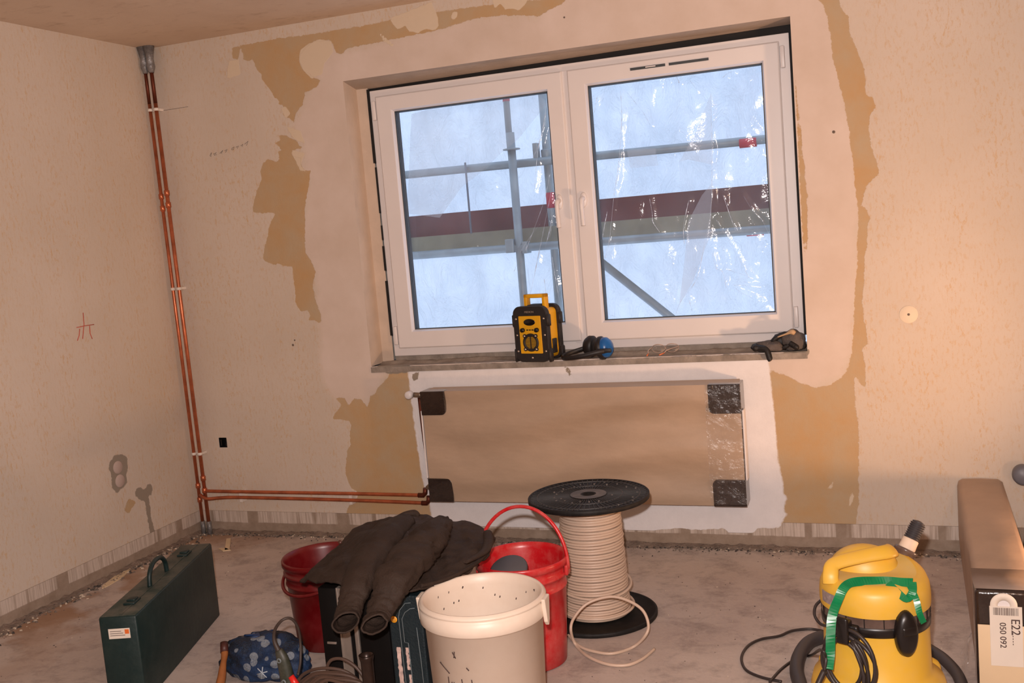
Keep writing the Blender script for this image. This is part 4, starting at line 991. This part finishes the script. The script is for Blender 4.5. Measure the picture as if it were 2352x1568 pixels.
sleeve([(1010,1205,-1.36),(985,1235,-1.55),(945,1280,-1.70),(905,1330,-1.84),(883,1382,-1.90),(864,1420,-1.95),(860,1434,-2.00)], [.040, .060, .066, .057, .040, .034, .036], 4.0, 1.5)
g = G()
c_ = [P(1070, 1290, -1.62), P(1110, 1268, -1.5), P(1122, 1245, -1.42), P(1120, 1222, -1.34), P(1135, 1240, -1.3)]
g.tube(smooth(c_, 6), lerp_list([.008, .014, .018, .014, .006], 25), 10, sy=.6)
g.tube(smooth([P(965, 1345, -1.75), P(1010, 1335, -1.68), P(1060, 1314, -1.6), P(1100, 1288, -1.5), P(1122, 1262, -1.42)], 6), .0065, 8)
g.tube(smooth([P(905, 1192, -1.25), P(930, 1182, -1.22), P(952, 1179, -1.2), P(962, 1186, -1.2)], 6), lerp_list([.006, .012, .014, .008], 19), 10)
g.each('collar', M_JK, jk, O)
g = G(); c = P(786, 1250, -1.49); g.lathe([(0, .004), (.006, .004), (.007, 0)], 14, 0, Matrix.Translation(c+Vector((0, -.012, .012))) @ Matrix.Rotation(.9, 4, 'X')); g.build('snap_button', mat('brown_button', (84, 50, 40), .4), jk, O)
# ------------------------------------------------------------------ bag, wooden grip, tool, cable, can in front
def bag_mat():
    m, nt, b = newmat('printed_blue_fabric'); tc = nt.nodes.new('ShaderNodeTexCoord').outputs['Object']
    vo = nt.nodes.new('ShaderNodeTexVoronoi'); nt.links.new(tc, vo.inputs['Vector']); vo.inputs['Scale'].default_value = 21; vo.inputs['Randomness'].default_value = .75
    net_ = nt.nodes.new('ShaderNodeTexVoronoi'); nt.links.new(tc, net_.inputs['Vector']); net_.inputs['Scale'].default_value = 190; net_.feature = 'DISTANCE_TO_EDGE'
    base = mixc(nt, ramp(nt, noise_(nt, tc, 9, 5), .42, .58), lin((12, 17, 26)), lin((18, 42, 76)))
    c = mixc(nt, ramp(nt, vo.outputs['Distance'], .30, .33, 1, 0), base, lin((122, 128, 134)))
    c = mixc(nt, ramp(nt, net_.outputs[0], .02, .10, .6, 0), c, lin((24, 60, 100)))
    nt.links.new(c, b.inputs['Base Color']); setp(b, Roughness=.7); nt.links.new(bump(nt, noise_(nt, tc, 16, 4), .7, .02), b.inputs['Normal']); return m
bgp = thing('fabric_bag', 'blue crumpled fabric bag with pale fruit and snowflake print', 'bag', (1.36, -1.52, 0)); O = (1.36, -1.52, 0)
g = G(); bm = bmesh.new(); bmesh.ops.create_icosphere(bm, subdivisions=5, radius=1)
for v in bm.verts:
    d = v.co.normalized(); s = 1+.22*noise.noise(d*1.6+Vector((3, 0, 0)))+.10*noise.noise(d*4+Vector((0, 5, 0)))+.03*noise.noise(d*11)
    v.co = Vector((d.x*.180*s, d.y*.085*s, max(-.062, d.z*.082*s)))
g.add([v.co+Vector((1.400, -1.515, .062)) for v in bm.verts], [[v.index for v in f.verts] for f in bm.faces], 0, True)
bm.free(); bgb = g.build('bag_body', bag_mat(), bgp, O)
g = G()
for k in range(26):
    a = 2*PI*k/26; q = [Vector((1.40, -1.50, .115)), Vector((1.40+.02*math.cos(a), -1.50+.02*math.sin(a), .135)), Vector((1.40+(.058+.02*math.sin(k*1.9))*math.cos(a), -1.50+.042*math.sin(a), .128+.008*math.sin(k*2.3)))]
    g.tube(smooth(q, 4), lerp_list([.012, .010, .007], 9), 8, sy=.5)
g.build('gathered_top', mat('blue_film', (20, 50, 92), .4, var=.3, vscale=40), bgp, O)
g = G()
c0 = Vector(U(682-80, 1545, 1, -1.604))
for k in range(3):
    a = PI*k/3+.3; d = Vector((math.cos(a)*.022, 0, math.sin(a)*.022)); g.tube([c0-d, c0+d], .0018, 6)
g.build('snowflake_print', mat('pale_print', (170, 180, 190), .7), bgp, O)
# wooden grip at the left of the bag
g = G(); q = [U(514, 1478, 1, -1.56), U(516, 1500, 1, -1.58), U(512, 1530, 1, -1.62), U(508, 1560, 1, -1.66), U(500, 1600, 1, -1.70)]
q = [Vector(p) for p in q]; q[-1].z = max(q[-1].z, .012)
O = tuple(q[-1]); cz = thing('wooden_handle', 'brown wooden tool grip leaning beside the blue printed bag', 'tool handle', (O[0], O[1], 0)); O = (O[0], O[1], 0)
g = G(); g.tube(smooth(q, 6), lerp_list([.0125, .0135, .010, .013, .015, .011], 25), 14); g.build('grip', mat('varnished_wood', (150, 92, 50), .4, var=.35, vscale=10), cz, O)
g = G(); g.tube([q[0]+Vector((.0, .002, .004)), q[0].lerp(q[1], .9)], [.013, .0145], 14); g.build('end_wrap', mat('dark_leather', (70, 34, 28), .5, var=.3), cz, O)
# corded hand tool
tl2 = thing('corded_hand_tool', 'dark green corded hand tool with a red trigger at the lower edge', 'power tool', (1.62, -1.86, 0)); O = (1.62, -1.86, 0)
YT = -1.83
g = G(); q = [P(640, 1492, YT), P(648, 1510, YT), P(656, 1540, YT), P(662, 1570, YT), P(668, 1615, YT)]
g.tube(smooth(q, 6), lerp_list([.012, .020, .022, .023, .022], 25), 16, sy=.8)
lo_ = min(v[2] for v in g.v); g.build('body', mat('olive_tool_plastic', (46, 50, 40), .5, var=.2, dust=.2), tl2, O)
g = G(); q = [P(640, 1494, YT), P(630, 1470, YT), P(632, 1445, YT), P(648, 1424, YT), P(668, 1420, YT+.02), P(684, 1440, YT+.04), P(690, 1475, YT+.05), P(690, 1520, YT+.03), P(684, 1550, YT)]
g.tube(smooth(q, 6), lerp_list([.009, .0055, .0045, .0045, .004, .004, .004], 49), 10); g.build('cord', mat('grey_brown_cord', (62, 50, 44), .55), tl2, O)
g = G(); g.tube([P(668, 1552, YT-.015), P(684, 1578, YT-.015)], [.009, .012], 10); g.build('trigger', mat('red_switch', (216, 40, 34), .35), tl2, O)
g = G()
for x, y in ((641, 1517), (652, 1566)): c = P(x, y, YT-.026); g.lathe([(.004, .002), (.0065, .004), (.008, 0)], 18, 0, Matrix.Translation(c) @ Matrix.Rotation(PI/2, 4, 'X'))
g.each('screw_cap', M_LINE, tl2, O)
# coil of brown cord
M_CORD = mat('brown_rubber_cord', (84, 64, 54), .5, var=.2)
coil = []
for k in range(6):
    yy = -1.79-.016*k; off = k*8+(k%2)*4
    coil += [P(676+off*.6, 1575+off, yy), P(700+off, 1546+off*.4, yy), P(745+off, 1534+off*.8, yy-.01), P(800+off*.8, 1545+off*.7, yy), P(838, 1590, yy), P(760, 1625, yy-.03)]
g = G(); sm_ = smooth(coil, 7); sm_ = [Vector((p.x, p.y, max(p.z, .006))) for p in sm_]; g.tube(sm_, .0052, 8)
g.tube(smooth([P(756, 1560, -1.79), P(752, 1530, -1.79), P(764, 1514, -1.79), P(790, 1514, -1.79), P(820, 1534, -1.79), P(845, 1570, -1.79)], 6), .0052, 8)
o_ = g.build('cord_coil', M_CORD, None, (1.75, -1.82, 0)); tag(o_, 'loose coil of brown cord at the foot of the black case', 'cord')
# small dark socket pot
c = P(841, 1503, -1.86); cn = thing('metal_tube', 'short dark metal tube standing in front of the black case', 'tube', (c.x, c.y, 0))
g = G(); g.lathe([(.018, 0), (.0185, c.z-.02), (.0215, c.z-.008), (.0225, c.z), (.0195, c.z), (.016, c.z-.02), (.015, .004), (0, .004)], 32); g.build('tube_wall', mat('dark_bronze', (52, 38, 32), .35, .5, var=.3, vscale=30), cn)
# ------------------------------------------------------------------ vacuum cleaner
M_VY = mat('vacuum_yellow', (224, 176, 58), .42, var=.05, vscale=4, dust=.3, dustc=(214, 178, 118)); M_VT = mat('dusty_vacuum_top', (214, 178, 92), .6, var=.1, dust=.5, dustc=(204, 182, 140))
M_VB = mat('vacuum_black', (26, 21, 20), .35, var=.2); M_SMK = mat('smoky_clear_plastic', (96, 78, 70), .25, var=.2, vscale=30)
M_HOSE = mat('dark_grey_hose', (58, 54, 56), .5, var=.15); M_TAPEG = mat('green_tape', (0, 118, 68), .3, var=.15, vscale=30)
VC = Vector((3.400, -1.50, 0)); vac = thing('vacuum_cleaner', 'yellow and black wet and dry vacuum with green tape on top', 'vacuum cleaner', VC); O = tuple(VC)
g = G(); g.lathe([(0, .03), (.165, .03), (.178, .04), (.180, .12), (.172, .150), (.150, .168), (.1405, .18), (.139, .30), (.1395, .312)], 72)
# wheel pods
for a in (-2.25, -.75, 2.3, .85):
    T = Matrix.Rotation(a, 4, 'Z'); g.box((.10, -.05, .02), (.215, .05, .150), 0, T, bev=.03, seg=4)
g.build('drum', M_VY, vac)
g = G()
for a in (-2.25, -.75, 2.3, .85): c = Vector((.18*math.cos(a), .18*math.sin(a), .022)); lump(g, c, (.022, .022, .022), None, 0, 0, 0)
g.each('castor', M_VB, vac)
g = G(); g.lathe([(.1385, .308), (.1425, .310), (.1435, .330), (.142, .334), (.1405, .336)], 72, 0); g.lathe([(.1405, .335), (.141, .362), (.143, .364)], 72, 1)
for k in range(18):
    T = Matrix.Rotation(2*PI*k/18, 4, 'Z'); g.box((.140, -.0012, .335), (.1428, .0012, .362), 0, T)
g.build('band', [M_VB, M_SMK], vac)
# motor head
g = G(); n = 72; prof = [(.1440, .362), (.1452, .372), (.1450, .395), (.1425, .418), (.136, .432), (.124, .440), (.110, .443), (0.0, .443)]
vs = []; 
for r_, z in prof:
    for i in range(n):
        a = 2*PI*i/n; bk = max(0, math.cos(a-PI*.42)); zz = z+(bk**2)*.030*min(1, max(0, (z-.40)/.035))
        vs.append((r_*math.cos(a), r_*math.sin(a), zz if r_ > .02 else z+.0))
fs = [(j*n+i, j*n+(i+1) % n, (j+1)*n+(i+1) % n, (j+1)*n+i) for j in range(len(prof)-1) for i in range(n)]
g.add(vs[:], fs, 0, True)
for k, f in enumerate(g.f):
    if k >= 6*n: g.m[k] = 1
bm = bmesh.new(); bmesh.ops.create_icosphere(bm, subdivisions=4, radius=1)
g.add([(v.co.x*.095-.025, v.co.y*.070+.050, .430+max(-.05, v.co.z)*.072) for v in bm.verts], [[v.index for v in f.verts] for f in bm.faces], 0, True); bm.free()
g.build('motor_head', [M_VY, M_VT], vac)
g = G(); q = smooth([(-.098, -.088, .432), (-.098, -.082, .455), (-.088, -.06, .478), (-.02, -.028, .490), (.045, .0, .496), (.06, .03, .492)], 7)
g.tube([Vector(p)+Vector((-.010, .010, 0)) for p in q], lerp_list([.022, .021, .020, .021, .022, .022], len(q)), 16, sy=.45)
g.build('handle', M_VY, vac)
# rating label on the head
g = G(); r0 = .1462; a0, a1 = PI+.42, PI+.86; vsl = []
for k in range(9):
    a = a0+(a1-a0)*k/8
    for z in (.378, .410): vsl.append((r0*math.cos(a), r0*math.sin(a), z))
g.add(vsl, [(2*k, 2*k+2, 2*k+3, 2*k+1) for k in range(8)], 0, True)
g.build('rating_label', mat('grey_label', (150, 134, 130), .5, var=.35, vscale=90), vac, fix=False)
def latch(a, name='latch'):
    g = G(); T = Matrix.Rotation(a, 4, 'Z') @ Matrix.Translation((.143, 0, .322)) @ Matrix.Rotation(PI/2, 4, 'Y')
    g.lathe([(0, .024), (.022, .023), (.030, .014), (.032, 0), (.028, -.006)], 32, 0, T, sx=2.0); g.box((-.024, -.020, .018), (.000, .020, .027), 0, T, bev=.005); return g.build(name, M_VB, vac)
latch(-1.02); latch(PI-1.15)
g = G(); T = Matrix.Rotation(-2.02, 4, 'Z'); g.box((.142, -.030, .30), (.160, .030, .345), 0, T, bev=.006); g.box((.150, -.013, .325), (.185, .013, .360), 0, T, bev=.006); g.box((.175, -.016, .300), (.188, .016, .372), 0, T, bev=.005); g.build('cord_hook', M_VB, vac)
# cord coil hanging on the hook, out to the floor
M_VC = mat('black_vacuum_cord', (48, 40, 38), .42, var=.15); cq = []
hk = Vector((VC.x+.170*math.cos(-2.02), VC.y+.170*math.sin(-2.02), .325)); tx = Vector((-math.sin(-2.02), math.cos(-2.02), 0)); rad_ = Vector((math.cos(-2.02), math.sin(-2.02), 0))
for k in range(5*16):
    t = k/16; a = 2*PI*t+PI/2; w_ = .062+.010*math.sin(t*2.1); hh = .080+.012*math.sin(t*1.3+1)
    c = hk+Vector((0, 0, -.070))+rad_*(-.0+.007*math.sin(t*2.7))+tx*(.012*math.sin(t*1.9))
    cq.append(c+tx*(w_*math.cos(a))+Vector((0, 0, hh*math.sin(a)))-Vector((0, 0, .006*t)))
cq += [hk+tx*.055+Vector((0, 0, -.10))+rad_*.012, hk+tx*.040+Vector((0, 0, -.165))+rad_*.012]
g = G(); g.tube(smooth(cq, 3), .0052, 8); pc = g.build('power_cord', M_VC, vac, O)
g = G(); e = Vector(cq[-1]); g.tube([e, e+Vector((0, 0, -.02)), e+Vector((0, 0, -.022)), e+Vector((0, 0, -.05)), e+Vector((0, 0, -.052)), e+Vector((0, 0, -.062))], [.006, .009, .015, .017, .012, .011], 16); g.build('plug', M_VB, pc, O)
# connecting cable on the floor
fl_pts = [(1895,1450),(1862,1444),(1820,1448),(1790,1460),(1750,1467),(1722,1480),(1706,1500),(1704,1520),(1716,1540),(1750,1555),(1795,1565)]
q = [Vector(U(x, y, 2, .006)) for x, y in fl_pts]
q2 = [Vector(U(x, y, 2, .02)) for x, y in ((1768,1566),(1795,1536),(1830,1512),(1862,1505))]+[P(1885, 1492, -1.66), P(1897, 1510, -1.69), P(1893, 1540, -1.70)]
g = G(); g.tube(smooth(q, 7), .0048, 8); g.tube(smooth(q2, 7), .0045, 8); g.tube(smooth([P(1893, 1540, -1.70), P(1880, 1568, -1.72), P(1868, 1600, -1.74)], 4), .008, 10)
g.tube(smooth([P(1890, 1375, -1.5), P(1874, 1390, -1.52), P(1871, 1412, -1.54), P(1884, 1432, -1.56), P(1905, 1438, -1.6)], 6), .0042, 8)
g.each('floor_cord', M_VC, vac, O)
# ribbed hose end pointing up at the back
a = P(2068, 1290, -1.40); b_ = P(2112, 1196, -1.36); dv = (b_-a)
g = G(); n = 60; q = [a+dv*(.52+.48*i/n) for i in range(n+1)]; g.tube(q, [(.0200+.0020*math.sin(i*2*PI/6))*(1 if i < n-12 else math.sqrt(max(.02, 1-((i-n+12)/12.3)**2))) for i in range(n+1)], 20); hs = g.build('hose_end', M_HOSE, vac, O)
g = G(); g.tube([a+dv*.30, a+dv*.34, a+dv*.44, a+dv*.54, a+dv*.56], [.021, .0235, .0225, .0225, .020], 20); g.build('white_tape', mat('white_fabric_tape', (220, 196, 172), .7, var=.08), vac, O)
g = G(); g.tube([a-dv*.1, a+dv*.10, a+dv*.24, a+dv*.25, a+dv*.31, a+dv*.32], [.022, .024, .031, .033, .033, .022], 20); g.build('connector', M_SMK, vac, O)
g = G(); q = [Vector(U(x, y, 2, .026)) for x, y in ((1890,1462),(1858,1475),(1836,1505),(1830,1540),(1838,1575))]; q = q+[Vector((3.22, -1.62, .03))]
g.tube(smooth(q, 10), .022, 14)
q = [Vector(U(x, y, 2, .024)) for x, y in ((2110,1478),(2150,1500),(2175,1520),(2200,1550),(2215,1590))]; g.tube(smooth(q, 10), .018, 14); g.each('suction_hose', M_HOSE, vac, O)
# green tape strips, each a ribbon with width
def ribbon(pts, wd, mat_, nm='tape_strip'):
    c = smooth([p for p in pts], 6); vs = []
    for i, p in enumerate(c):
        t = (c[min(i+1, len(c)-1)]-c[max(i-1, 0)]).normalized(); view = Vector((.05, -.8, .6)); s_ = t.cross(view).normalized()
        tw = .12*math.sin(i*.6); s_ = (s_+view.normalized()*tw).normalized(); vs += [p-s_*wd/2, p+s_*wd/2]
    g = G(); g.add(vs, [(2*i, 2*i+2, 2*i+3, 2*i+1) for i in range(len(c)-1)], 0, False); return g.build(nm, mat_, vac, O, solid=.0010, fix=False)
ribbon([P(1903, 1536, -1.70), P(1907, 1500, -1.69), P(1908, 1455, -1.68), P(1912, 1412, -1.66), P(1926, 1375, -1.655), P(1938, 1350, -1.64), P(1955, 1338, -1.62), P(1990, 1334, -1.60), P(2030, 1334, -1.59), P(2065, 1336, -1.59), P(2096, 1338, -1.60)], .024, M_TAPEG)
ribbon([P(2040, 1338, -1.60), P(2060, 1358, -1.615), P(2082, 1375, -1.63), P(2096, 1358, -1.63), P(2096, 1336, -1.61)], .019, M_TAPEG)
ribbon([P(2090, 1345, -1.61), P(2104, 1375, -1.64), P(2112, 1408, -1.65), P(2122, 1430, -1.645)], .016, M_TAPEG)
# ------------------------------------------------------------------ carton against the back wall
bx = thing('packed_radiator', 'long brown carton-wrapped radiator lying on edge against the back wall', 'carton', (3.70, -.02, 0)); O = (3.70, -.02, 0)
zt = .312
tl0 = Vector(U(2202, 1097, 2, zt)); tr0 = Vector(U(2282, 1095, 2, zt)); tl1 = Vector(U(2256, 1352, 2, zt))
bl0 = Vector(U(2197, 1266, 2, 0)); bl1 = Vector(U(2213, 1507, 2, 0)); bl0.y = min(bl0.y, -.005); tl0.y = tr0.y = min(tl0.y, -.005)
dirv = (tl1-tl0).normalized(); wv_ = Vector((.165, .0, 0)); ln = (tl1-tl0).length
xl = lambda y: 3.690+(3.668-3.690)*(-y)/1.3
g = G(); vs = []; ny_ = 60; ring = []
y_end = tl1.y+.10
for i in range(ny_+1):
    y = -.006+(y_end+.006)*i/ny_; x0 = xl(y); f = lambda s: .004*noise.noise(Vector((y*5, s, 3)))+.002*noise.noise(Vector((y*17, s*3, 5)))
    sec = [(x0+.004, .001), (x0+f(1), .10), (x0+f(2), .20), (x0+f(3), zt-.03), (x0+.006, zt-.008), (x0+.02, zt+f(4)), (x0+.09, zt+.002+f(5)), (x0+.150, zt+f(6)), (x0+.166, zt-.012), (x0+.168, .15), (x0+.166, .001)]
    for (a, b_) in sec: vs.append((a, y, b_))
k = 11; g.add(vs, [(i*k+j, i*k+j+1, (i+1)*k+j+1, (i+1)*k+j) for i in range(ny_) for j in range(k-1)]+[tuple(range(k))], 0, True)
g.build('wrapping', M_CARD2, bx, O, fix=False)
g = G(); x0 = xl(y_end); g.box((x0-.003, y_end-.10, .001), (x0+.172, y_end-.002, zt-.004), 0, bev=.012, seg=3); g.build('end_cap', M_GLOSSB, bx, O)
g = G(); g.add([(x0-.002, y_end+.06, zt+.005), (x0+.168, y_end+.06, zt+.005), (x0+.170, y_end-.05, zt+.003), (x0+.168, y_end-.09, zt-.002), (x0-.002, y_end-.09, zt-.002), (x0-.004, y_end-.05, zt+.003)], [(0, 1, 2, 5), (5, 2, 3, 4)], 0, True)
g.build('top_flap', mat('greyish_card', (140, 122, 110), .7, var=.15, vscale=12), bx, O, solid=.002, fix=False)
yf = y_end-.104
M_CREAM = mat('cream_sleeve', (222, 196, 160), .6, var=.04)
g = G(); g.box((x0+.002, yf-.004, .001), (x0+.172, yf+.001, zt-.105), bev=.001); cpn = g.build('cardboard_sleeve', M_CREAM, bx, O)
g = G(); lx = x0+.034; lz1 = zt-.040
g.box((lx, yf-.0072, zt-.225), (lx+.085, yf-.0045, lz1-.006)); tg = g.build('label', M_LBL, bx, O)
g = G(); g.lathe([(.016, .0), (.016, .0035), (.034, .0035), (.036, 0)], 32, 0, Matrix.Translation((lx+.038, yf-.0035, lz1-.004)) @ Matrix.Rotation(PI/2, 4, 'X')); g.lathe([(0, .0012), (.016, .0012)], 24, 1, Matrix.Translation((lx+.038, yf-.0035, lz1-.004)) @ Matrix.Rotation(PI/2, 4, 'X')); g.build('hang_ring', [M_LBL, M_PVC], bx, O)
g = G(); x = lx+.010; random.seed(3)
while x < lx+.075:
    w_ = random.choice((.0008, .0014, .0022)); g.box((x, yf-.0080, lz1-.032), (x+w_, yf-.0070, lz1-.010)); x += w_+random.choice((.0010, .0018))
for k in range(5): g.box((lx+.0585, yf-.0080, lz1-.088-k*.008), (lx+.0605, yf-.0070, lz1-.0835-k*.008))
g.each('barcode', M_INK, tg, O)
lettering('code_lettering', 'E22', .033, M_MARK, tg, (lx+.066-O[0], yf-.0078-O[1], lz1-.066-O[2]), (PI/2, PI/2, 0))
lettering('code_lettering', '050 092', .0235, M_MARK, tg, (lx+.033-O[0], yf-.0078-O[1], lz1-.092-O[2]), (PI/2, PI/2, 0))
# film scrap hanging at the lower left corner of the carton
g = G(); p0 = Vector((x0-.012, y_end-.03, .15)); vs = []
for i in range(13):
    for j in range(9):
        u, v = i/12, j/8; vs.append(p0+Vector((-.035*v*(1-u*.0)-.01*noise.noise(Vector((u*5, v*5, 1))), -.10*v+.02*noise.noise(Vector((u*6, v*4, 8))), -.145*u*v)))
g.add(vs, [(i*9+j, i*9+j+1, (i+1)*9+j+1, (i+1)*9+j) for i in range(12) for j in range(8)], 0, True); g.build('film_scrap', M_SHRINK, bx, O, fix=False)
# round grey cap and plank at the right edge
c = U(2350, 1090, 1, -.05); g = G(); T = Matrix.Translation((0, 0, 0)) @ Matrix.Rotation(PI/2, 4, 'X'); g.lathe([(0, .03), (.028, .028), (.038, .018), (.040, 0), (.036, -.03), (0.030, -.049)], 32, 0, T)
o_ = g.build('pipe_cap', mat('blue_grey_plastic', (104, 104, 112), .45)); o_.location = c; tag(o_, 'round blue-grey cap on the wall right of the carton', 'pipe cap')
g = G(); T = Matrix.Translation((3.915, -.03, 0)) @ Matrix.Rotation(.16, 4, 'Y'); g.box((0, -.02, .002), (.09, .02, .17), 0, T); tag(g.build('wood_offcut', mat('pale_pine', (150, 126, 90), .7, var=.15, vscale=10)), 'short pale wood offcut leaning at the wall behind the carton', 'wood piece')
# ------------------------------------------------------------------ debris on the floor
g = G(); random.seed(11)
def chip(p, s):
    a = random.uniform(0, PI); T = Matrix.Translation(p) @ Matrix.Rotation(a, 4, 'Z') @ Matrix.Rotation(random.uniform(-.5, .5), 4, 'X')
    k = [(-s, -s*.6, -s*.3), (s, -s*.5, -s*.3), (s*.8, s*.7, -s*.3), (-s*.7, s*.6, -s*.3), (-s*.6, -s*.3, s*.4), (s*.5, -s*.3, s*.3), (s*.4, s*.4, s*.4), (-s*.4, s*.3, s*.3)]
    g.add([(x*random.uniform(.6, 1.2), y*random.uniform(.6, 1.2), z) for x, y, z in k], [(0, 3, 2, 1), (4, 5, 6, 7), (0, 1, 5, 4), (1, 2, 6, 5), (2, 3, 7, 6), (3, 0, 4, 7)], random.choice((0, 0, 0, 1, 1, 2)), False, T)
for k in range(1700):
    x = random.uniform(0, 4.2); d = abs(random.gauss(0, .035)); chip((x, -.015-d, .003), random.uniform(.002, .009)*(1 if d < .05 else .6))
for k in range(1300):
    y = random.uniform(-3.0, 0); d = abs(random.gauss(0, .04)); chip((.015+d, y, .003), random.uniform(.002, .010))
for k in range(700):
    x, y = random.uniform(0.05, 3.62), random.uniform(-2.2, -.1)
    if any(abs(x-a) < c and abs(y-b) < c for a, b, c in ((2.4, -.83, .26), (3.4, -1.5, .28), (2.28, -1.25, .18), (1.49, -1.21, .18), (2.33, -1.74, .22), (1.9, -1.5, .3), (.93, -1.45, .42))): continue
    chip((x, y, .001), random.uniform(.001, .004))
M_RB = [mat('rubble_grey', (120, 108, 98), .95), mat('rubble_dark', (72, 66, 62), .95), mat('rubble_pale', (196, 180, 160), .95)]
tag(g.build('plaster_rubble', M_RB, fix=False), 'crumbled plaster rubble strewn along the foot of the walls', 'rubble', kind='stuff')
g = G(); nseg = 260
for side in (0, 1):
    vs = []
    for i in range(nseg+1):
        t = i/nseg; s = t*4.6 if side == 0 else t*3.6
        hgt = .016+.010*noise.noise(Vector((s*5, side, 0))); wd = .05+.03*noise.noise(Vector((s*4, side, 5)))+.012*noise.noise(Vector((s*25, side, 2)))
        for k in range(7):
            u = k/6; h_ = max(.0005, hgt*(1-u)**.8*(.7+.6*noise.noise(Vector((s*30, u*6, side))))); h_ = .0005 if k == 6 else h_
            d = .001+u*wd; vs.append((s, -d, h_) if side == 0 else (d, -s, h_))
    g.add(vs, [(i*7+k, i*7+k+1, (i+1)*7+k+1, (i+1)*7+k) for i in range(nseg) for k in range(6)], 0, True)
tag(g.build('mortar_crumbs', mat('mortar_dust', (134, 118, 106), .95, var=.3, vscale=25, bmp=.8, bscale=90), fix=False), 'ridge of grey mortar crumbs where walls meet floor', 'mortar dust', kind='stuff')
M_SCR = mat('torn_paper', (214, 192, 158), .85, var=.08)
def scrap(px_, lab, cat='scrap', nm='paper_scrap'):
    q = [U(x, y, 2, .006) for x, y in px_]; c = (sum(p[0] for p in q)/len(q), sum(p[1] for p in q)/len(q), 0); g = G()
    g.prism([(p[0]-c[0], p[1]-c[1]) for p in q], .001, .005, 2); o = g.build(nm, M_SCR); o.location = c; tag(o, lab, cat)
scrap([(520,1236),(530,1235),(527,1260),(516,1262)], 'upright narrow torn paper strip on floor behind the green case', 'paper scrap')
scrap([(268,1318),(298,1300),(300,1306),(280,1325),(248,1344),(234,1350),(236,1343)], 'long pale torn paper strip on the floor by the left wall', 'paper scrap')
scrap([(502,1258),(518,1257),(530,1262),(512,1264)], 'flat little paper flake beside the narrow strip behind the green case', 'paper scrap')
scrap([(350,1322),(380,1309),(384,1312),(352,1332),(345,1330)], 'pale paper piece behind the handle of the green case', 'paper scrap')
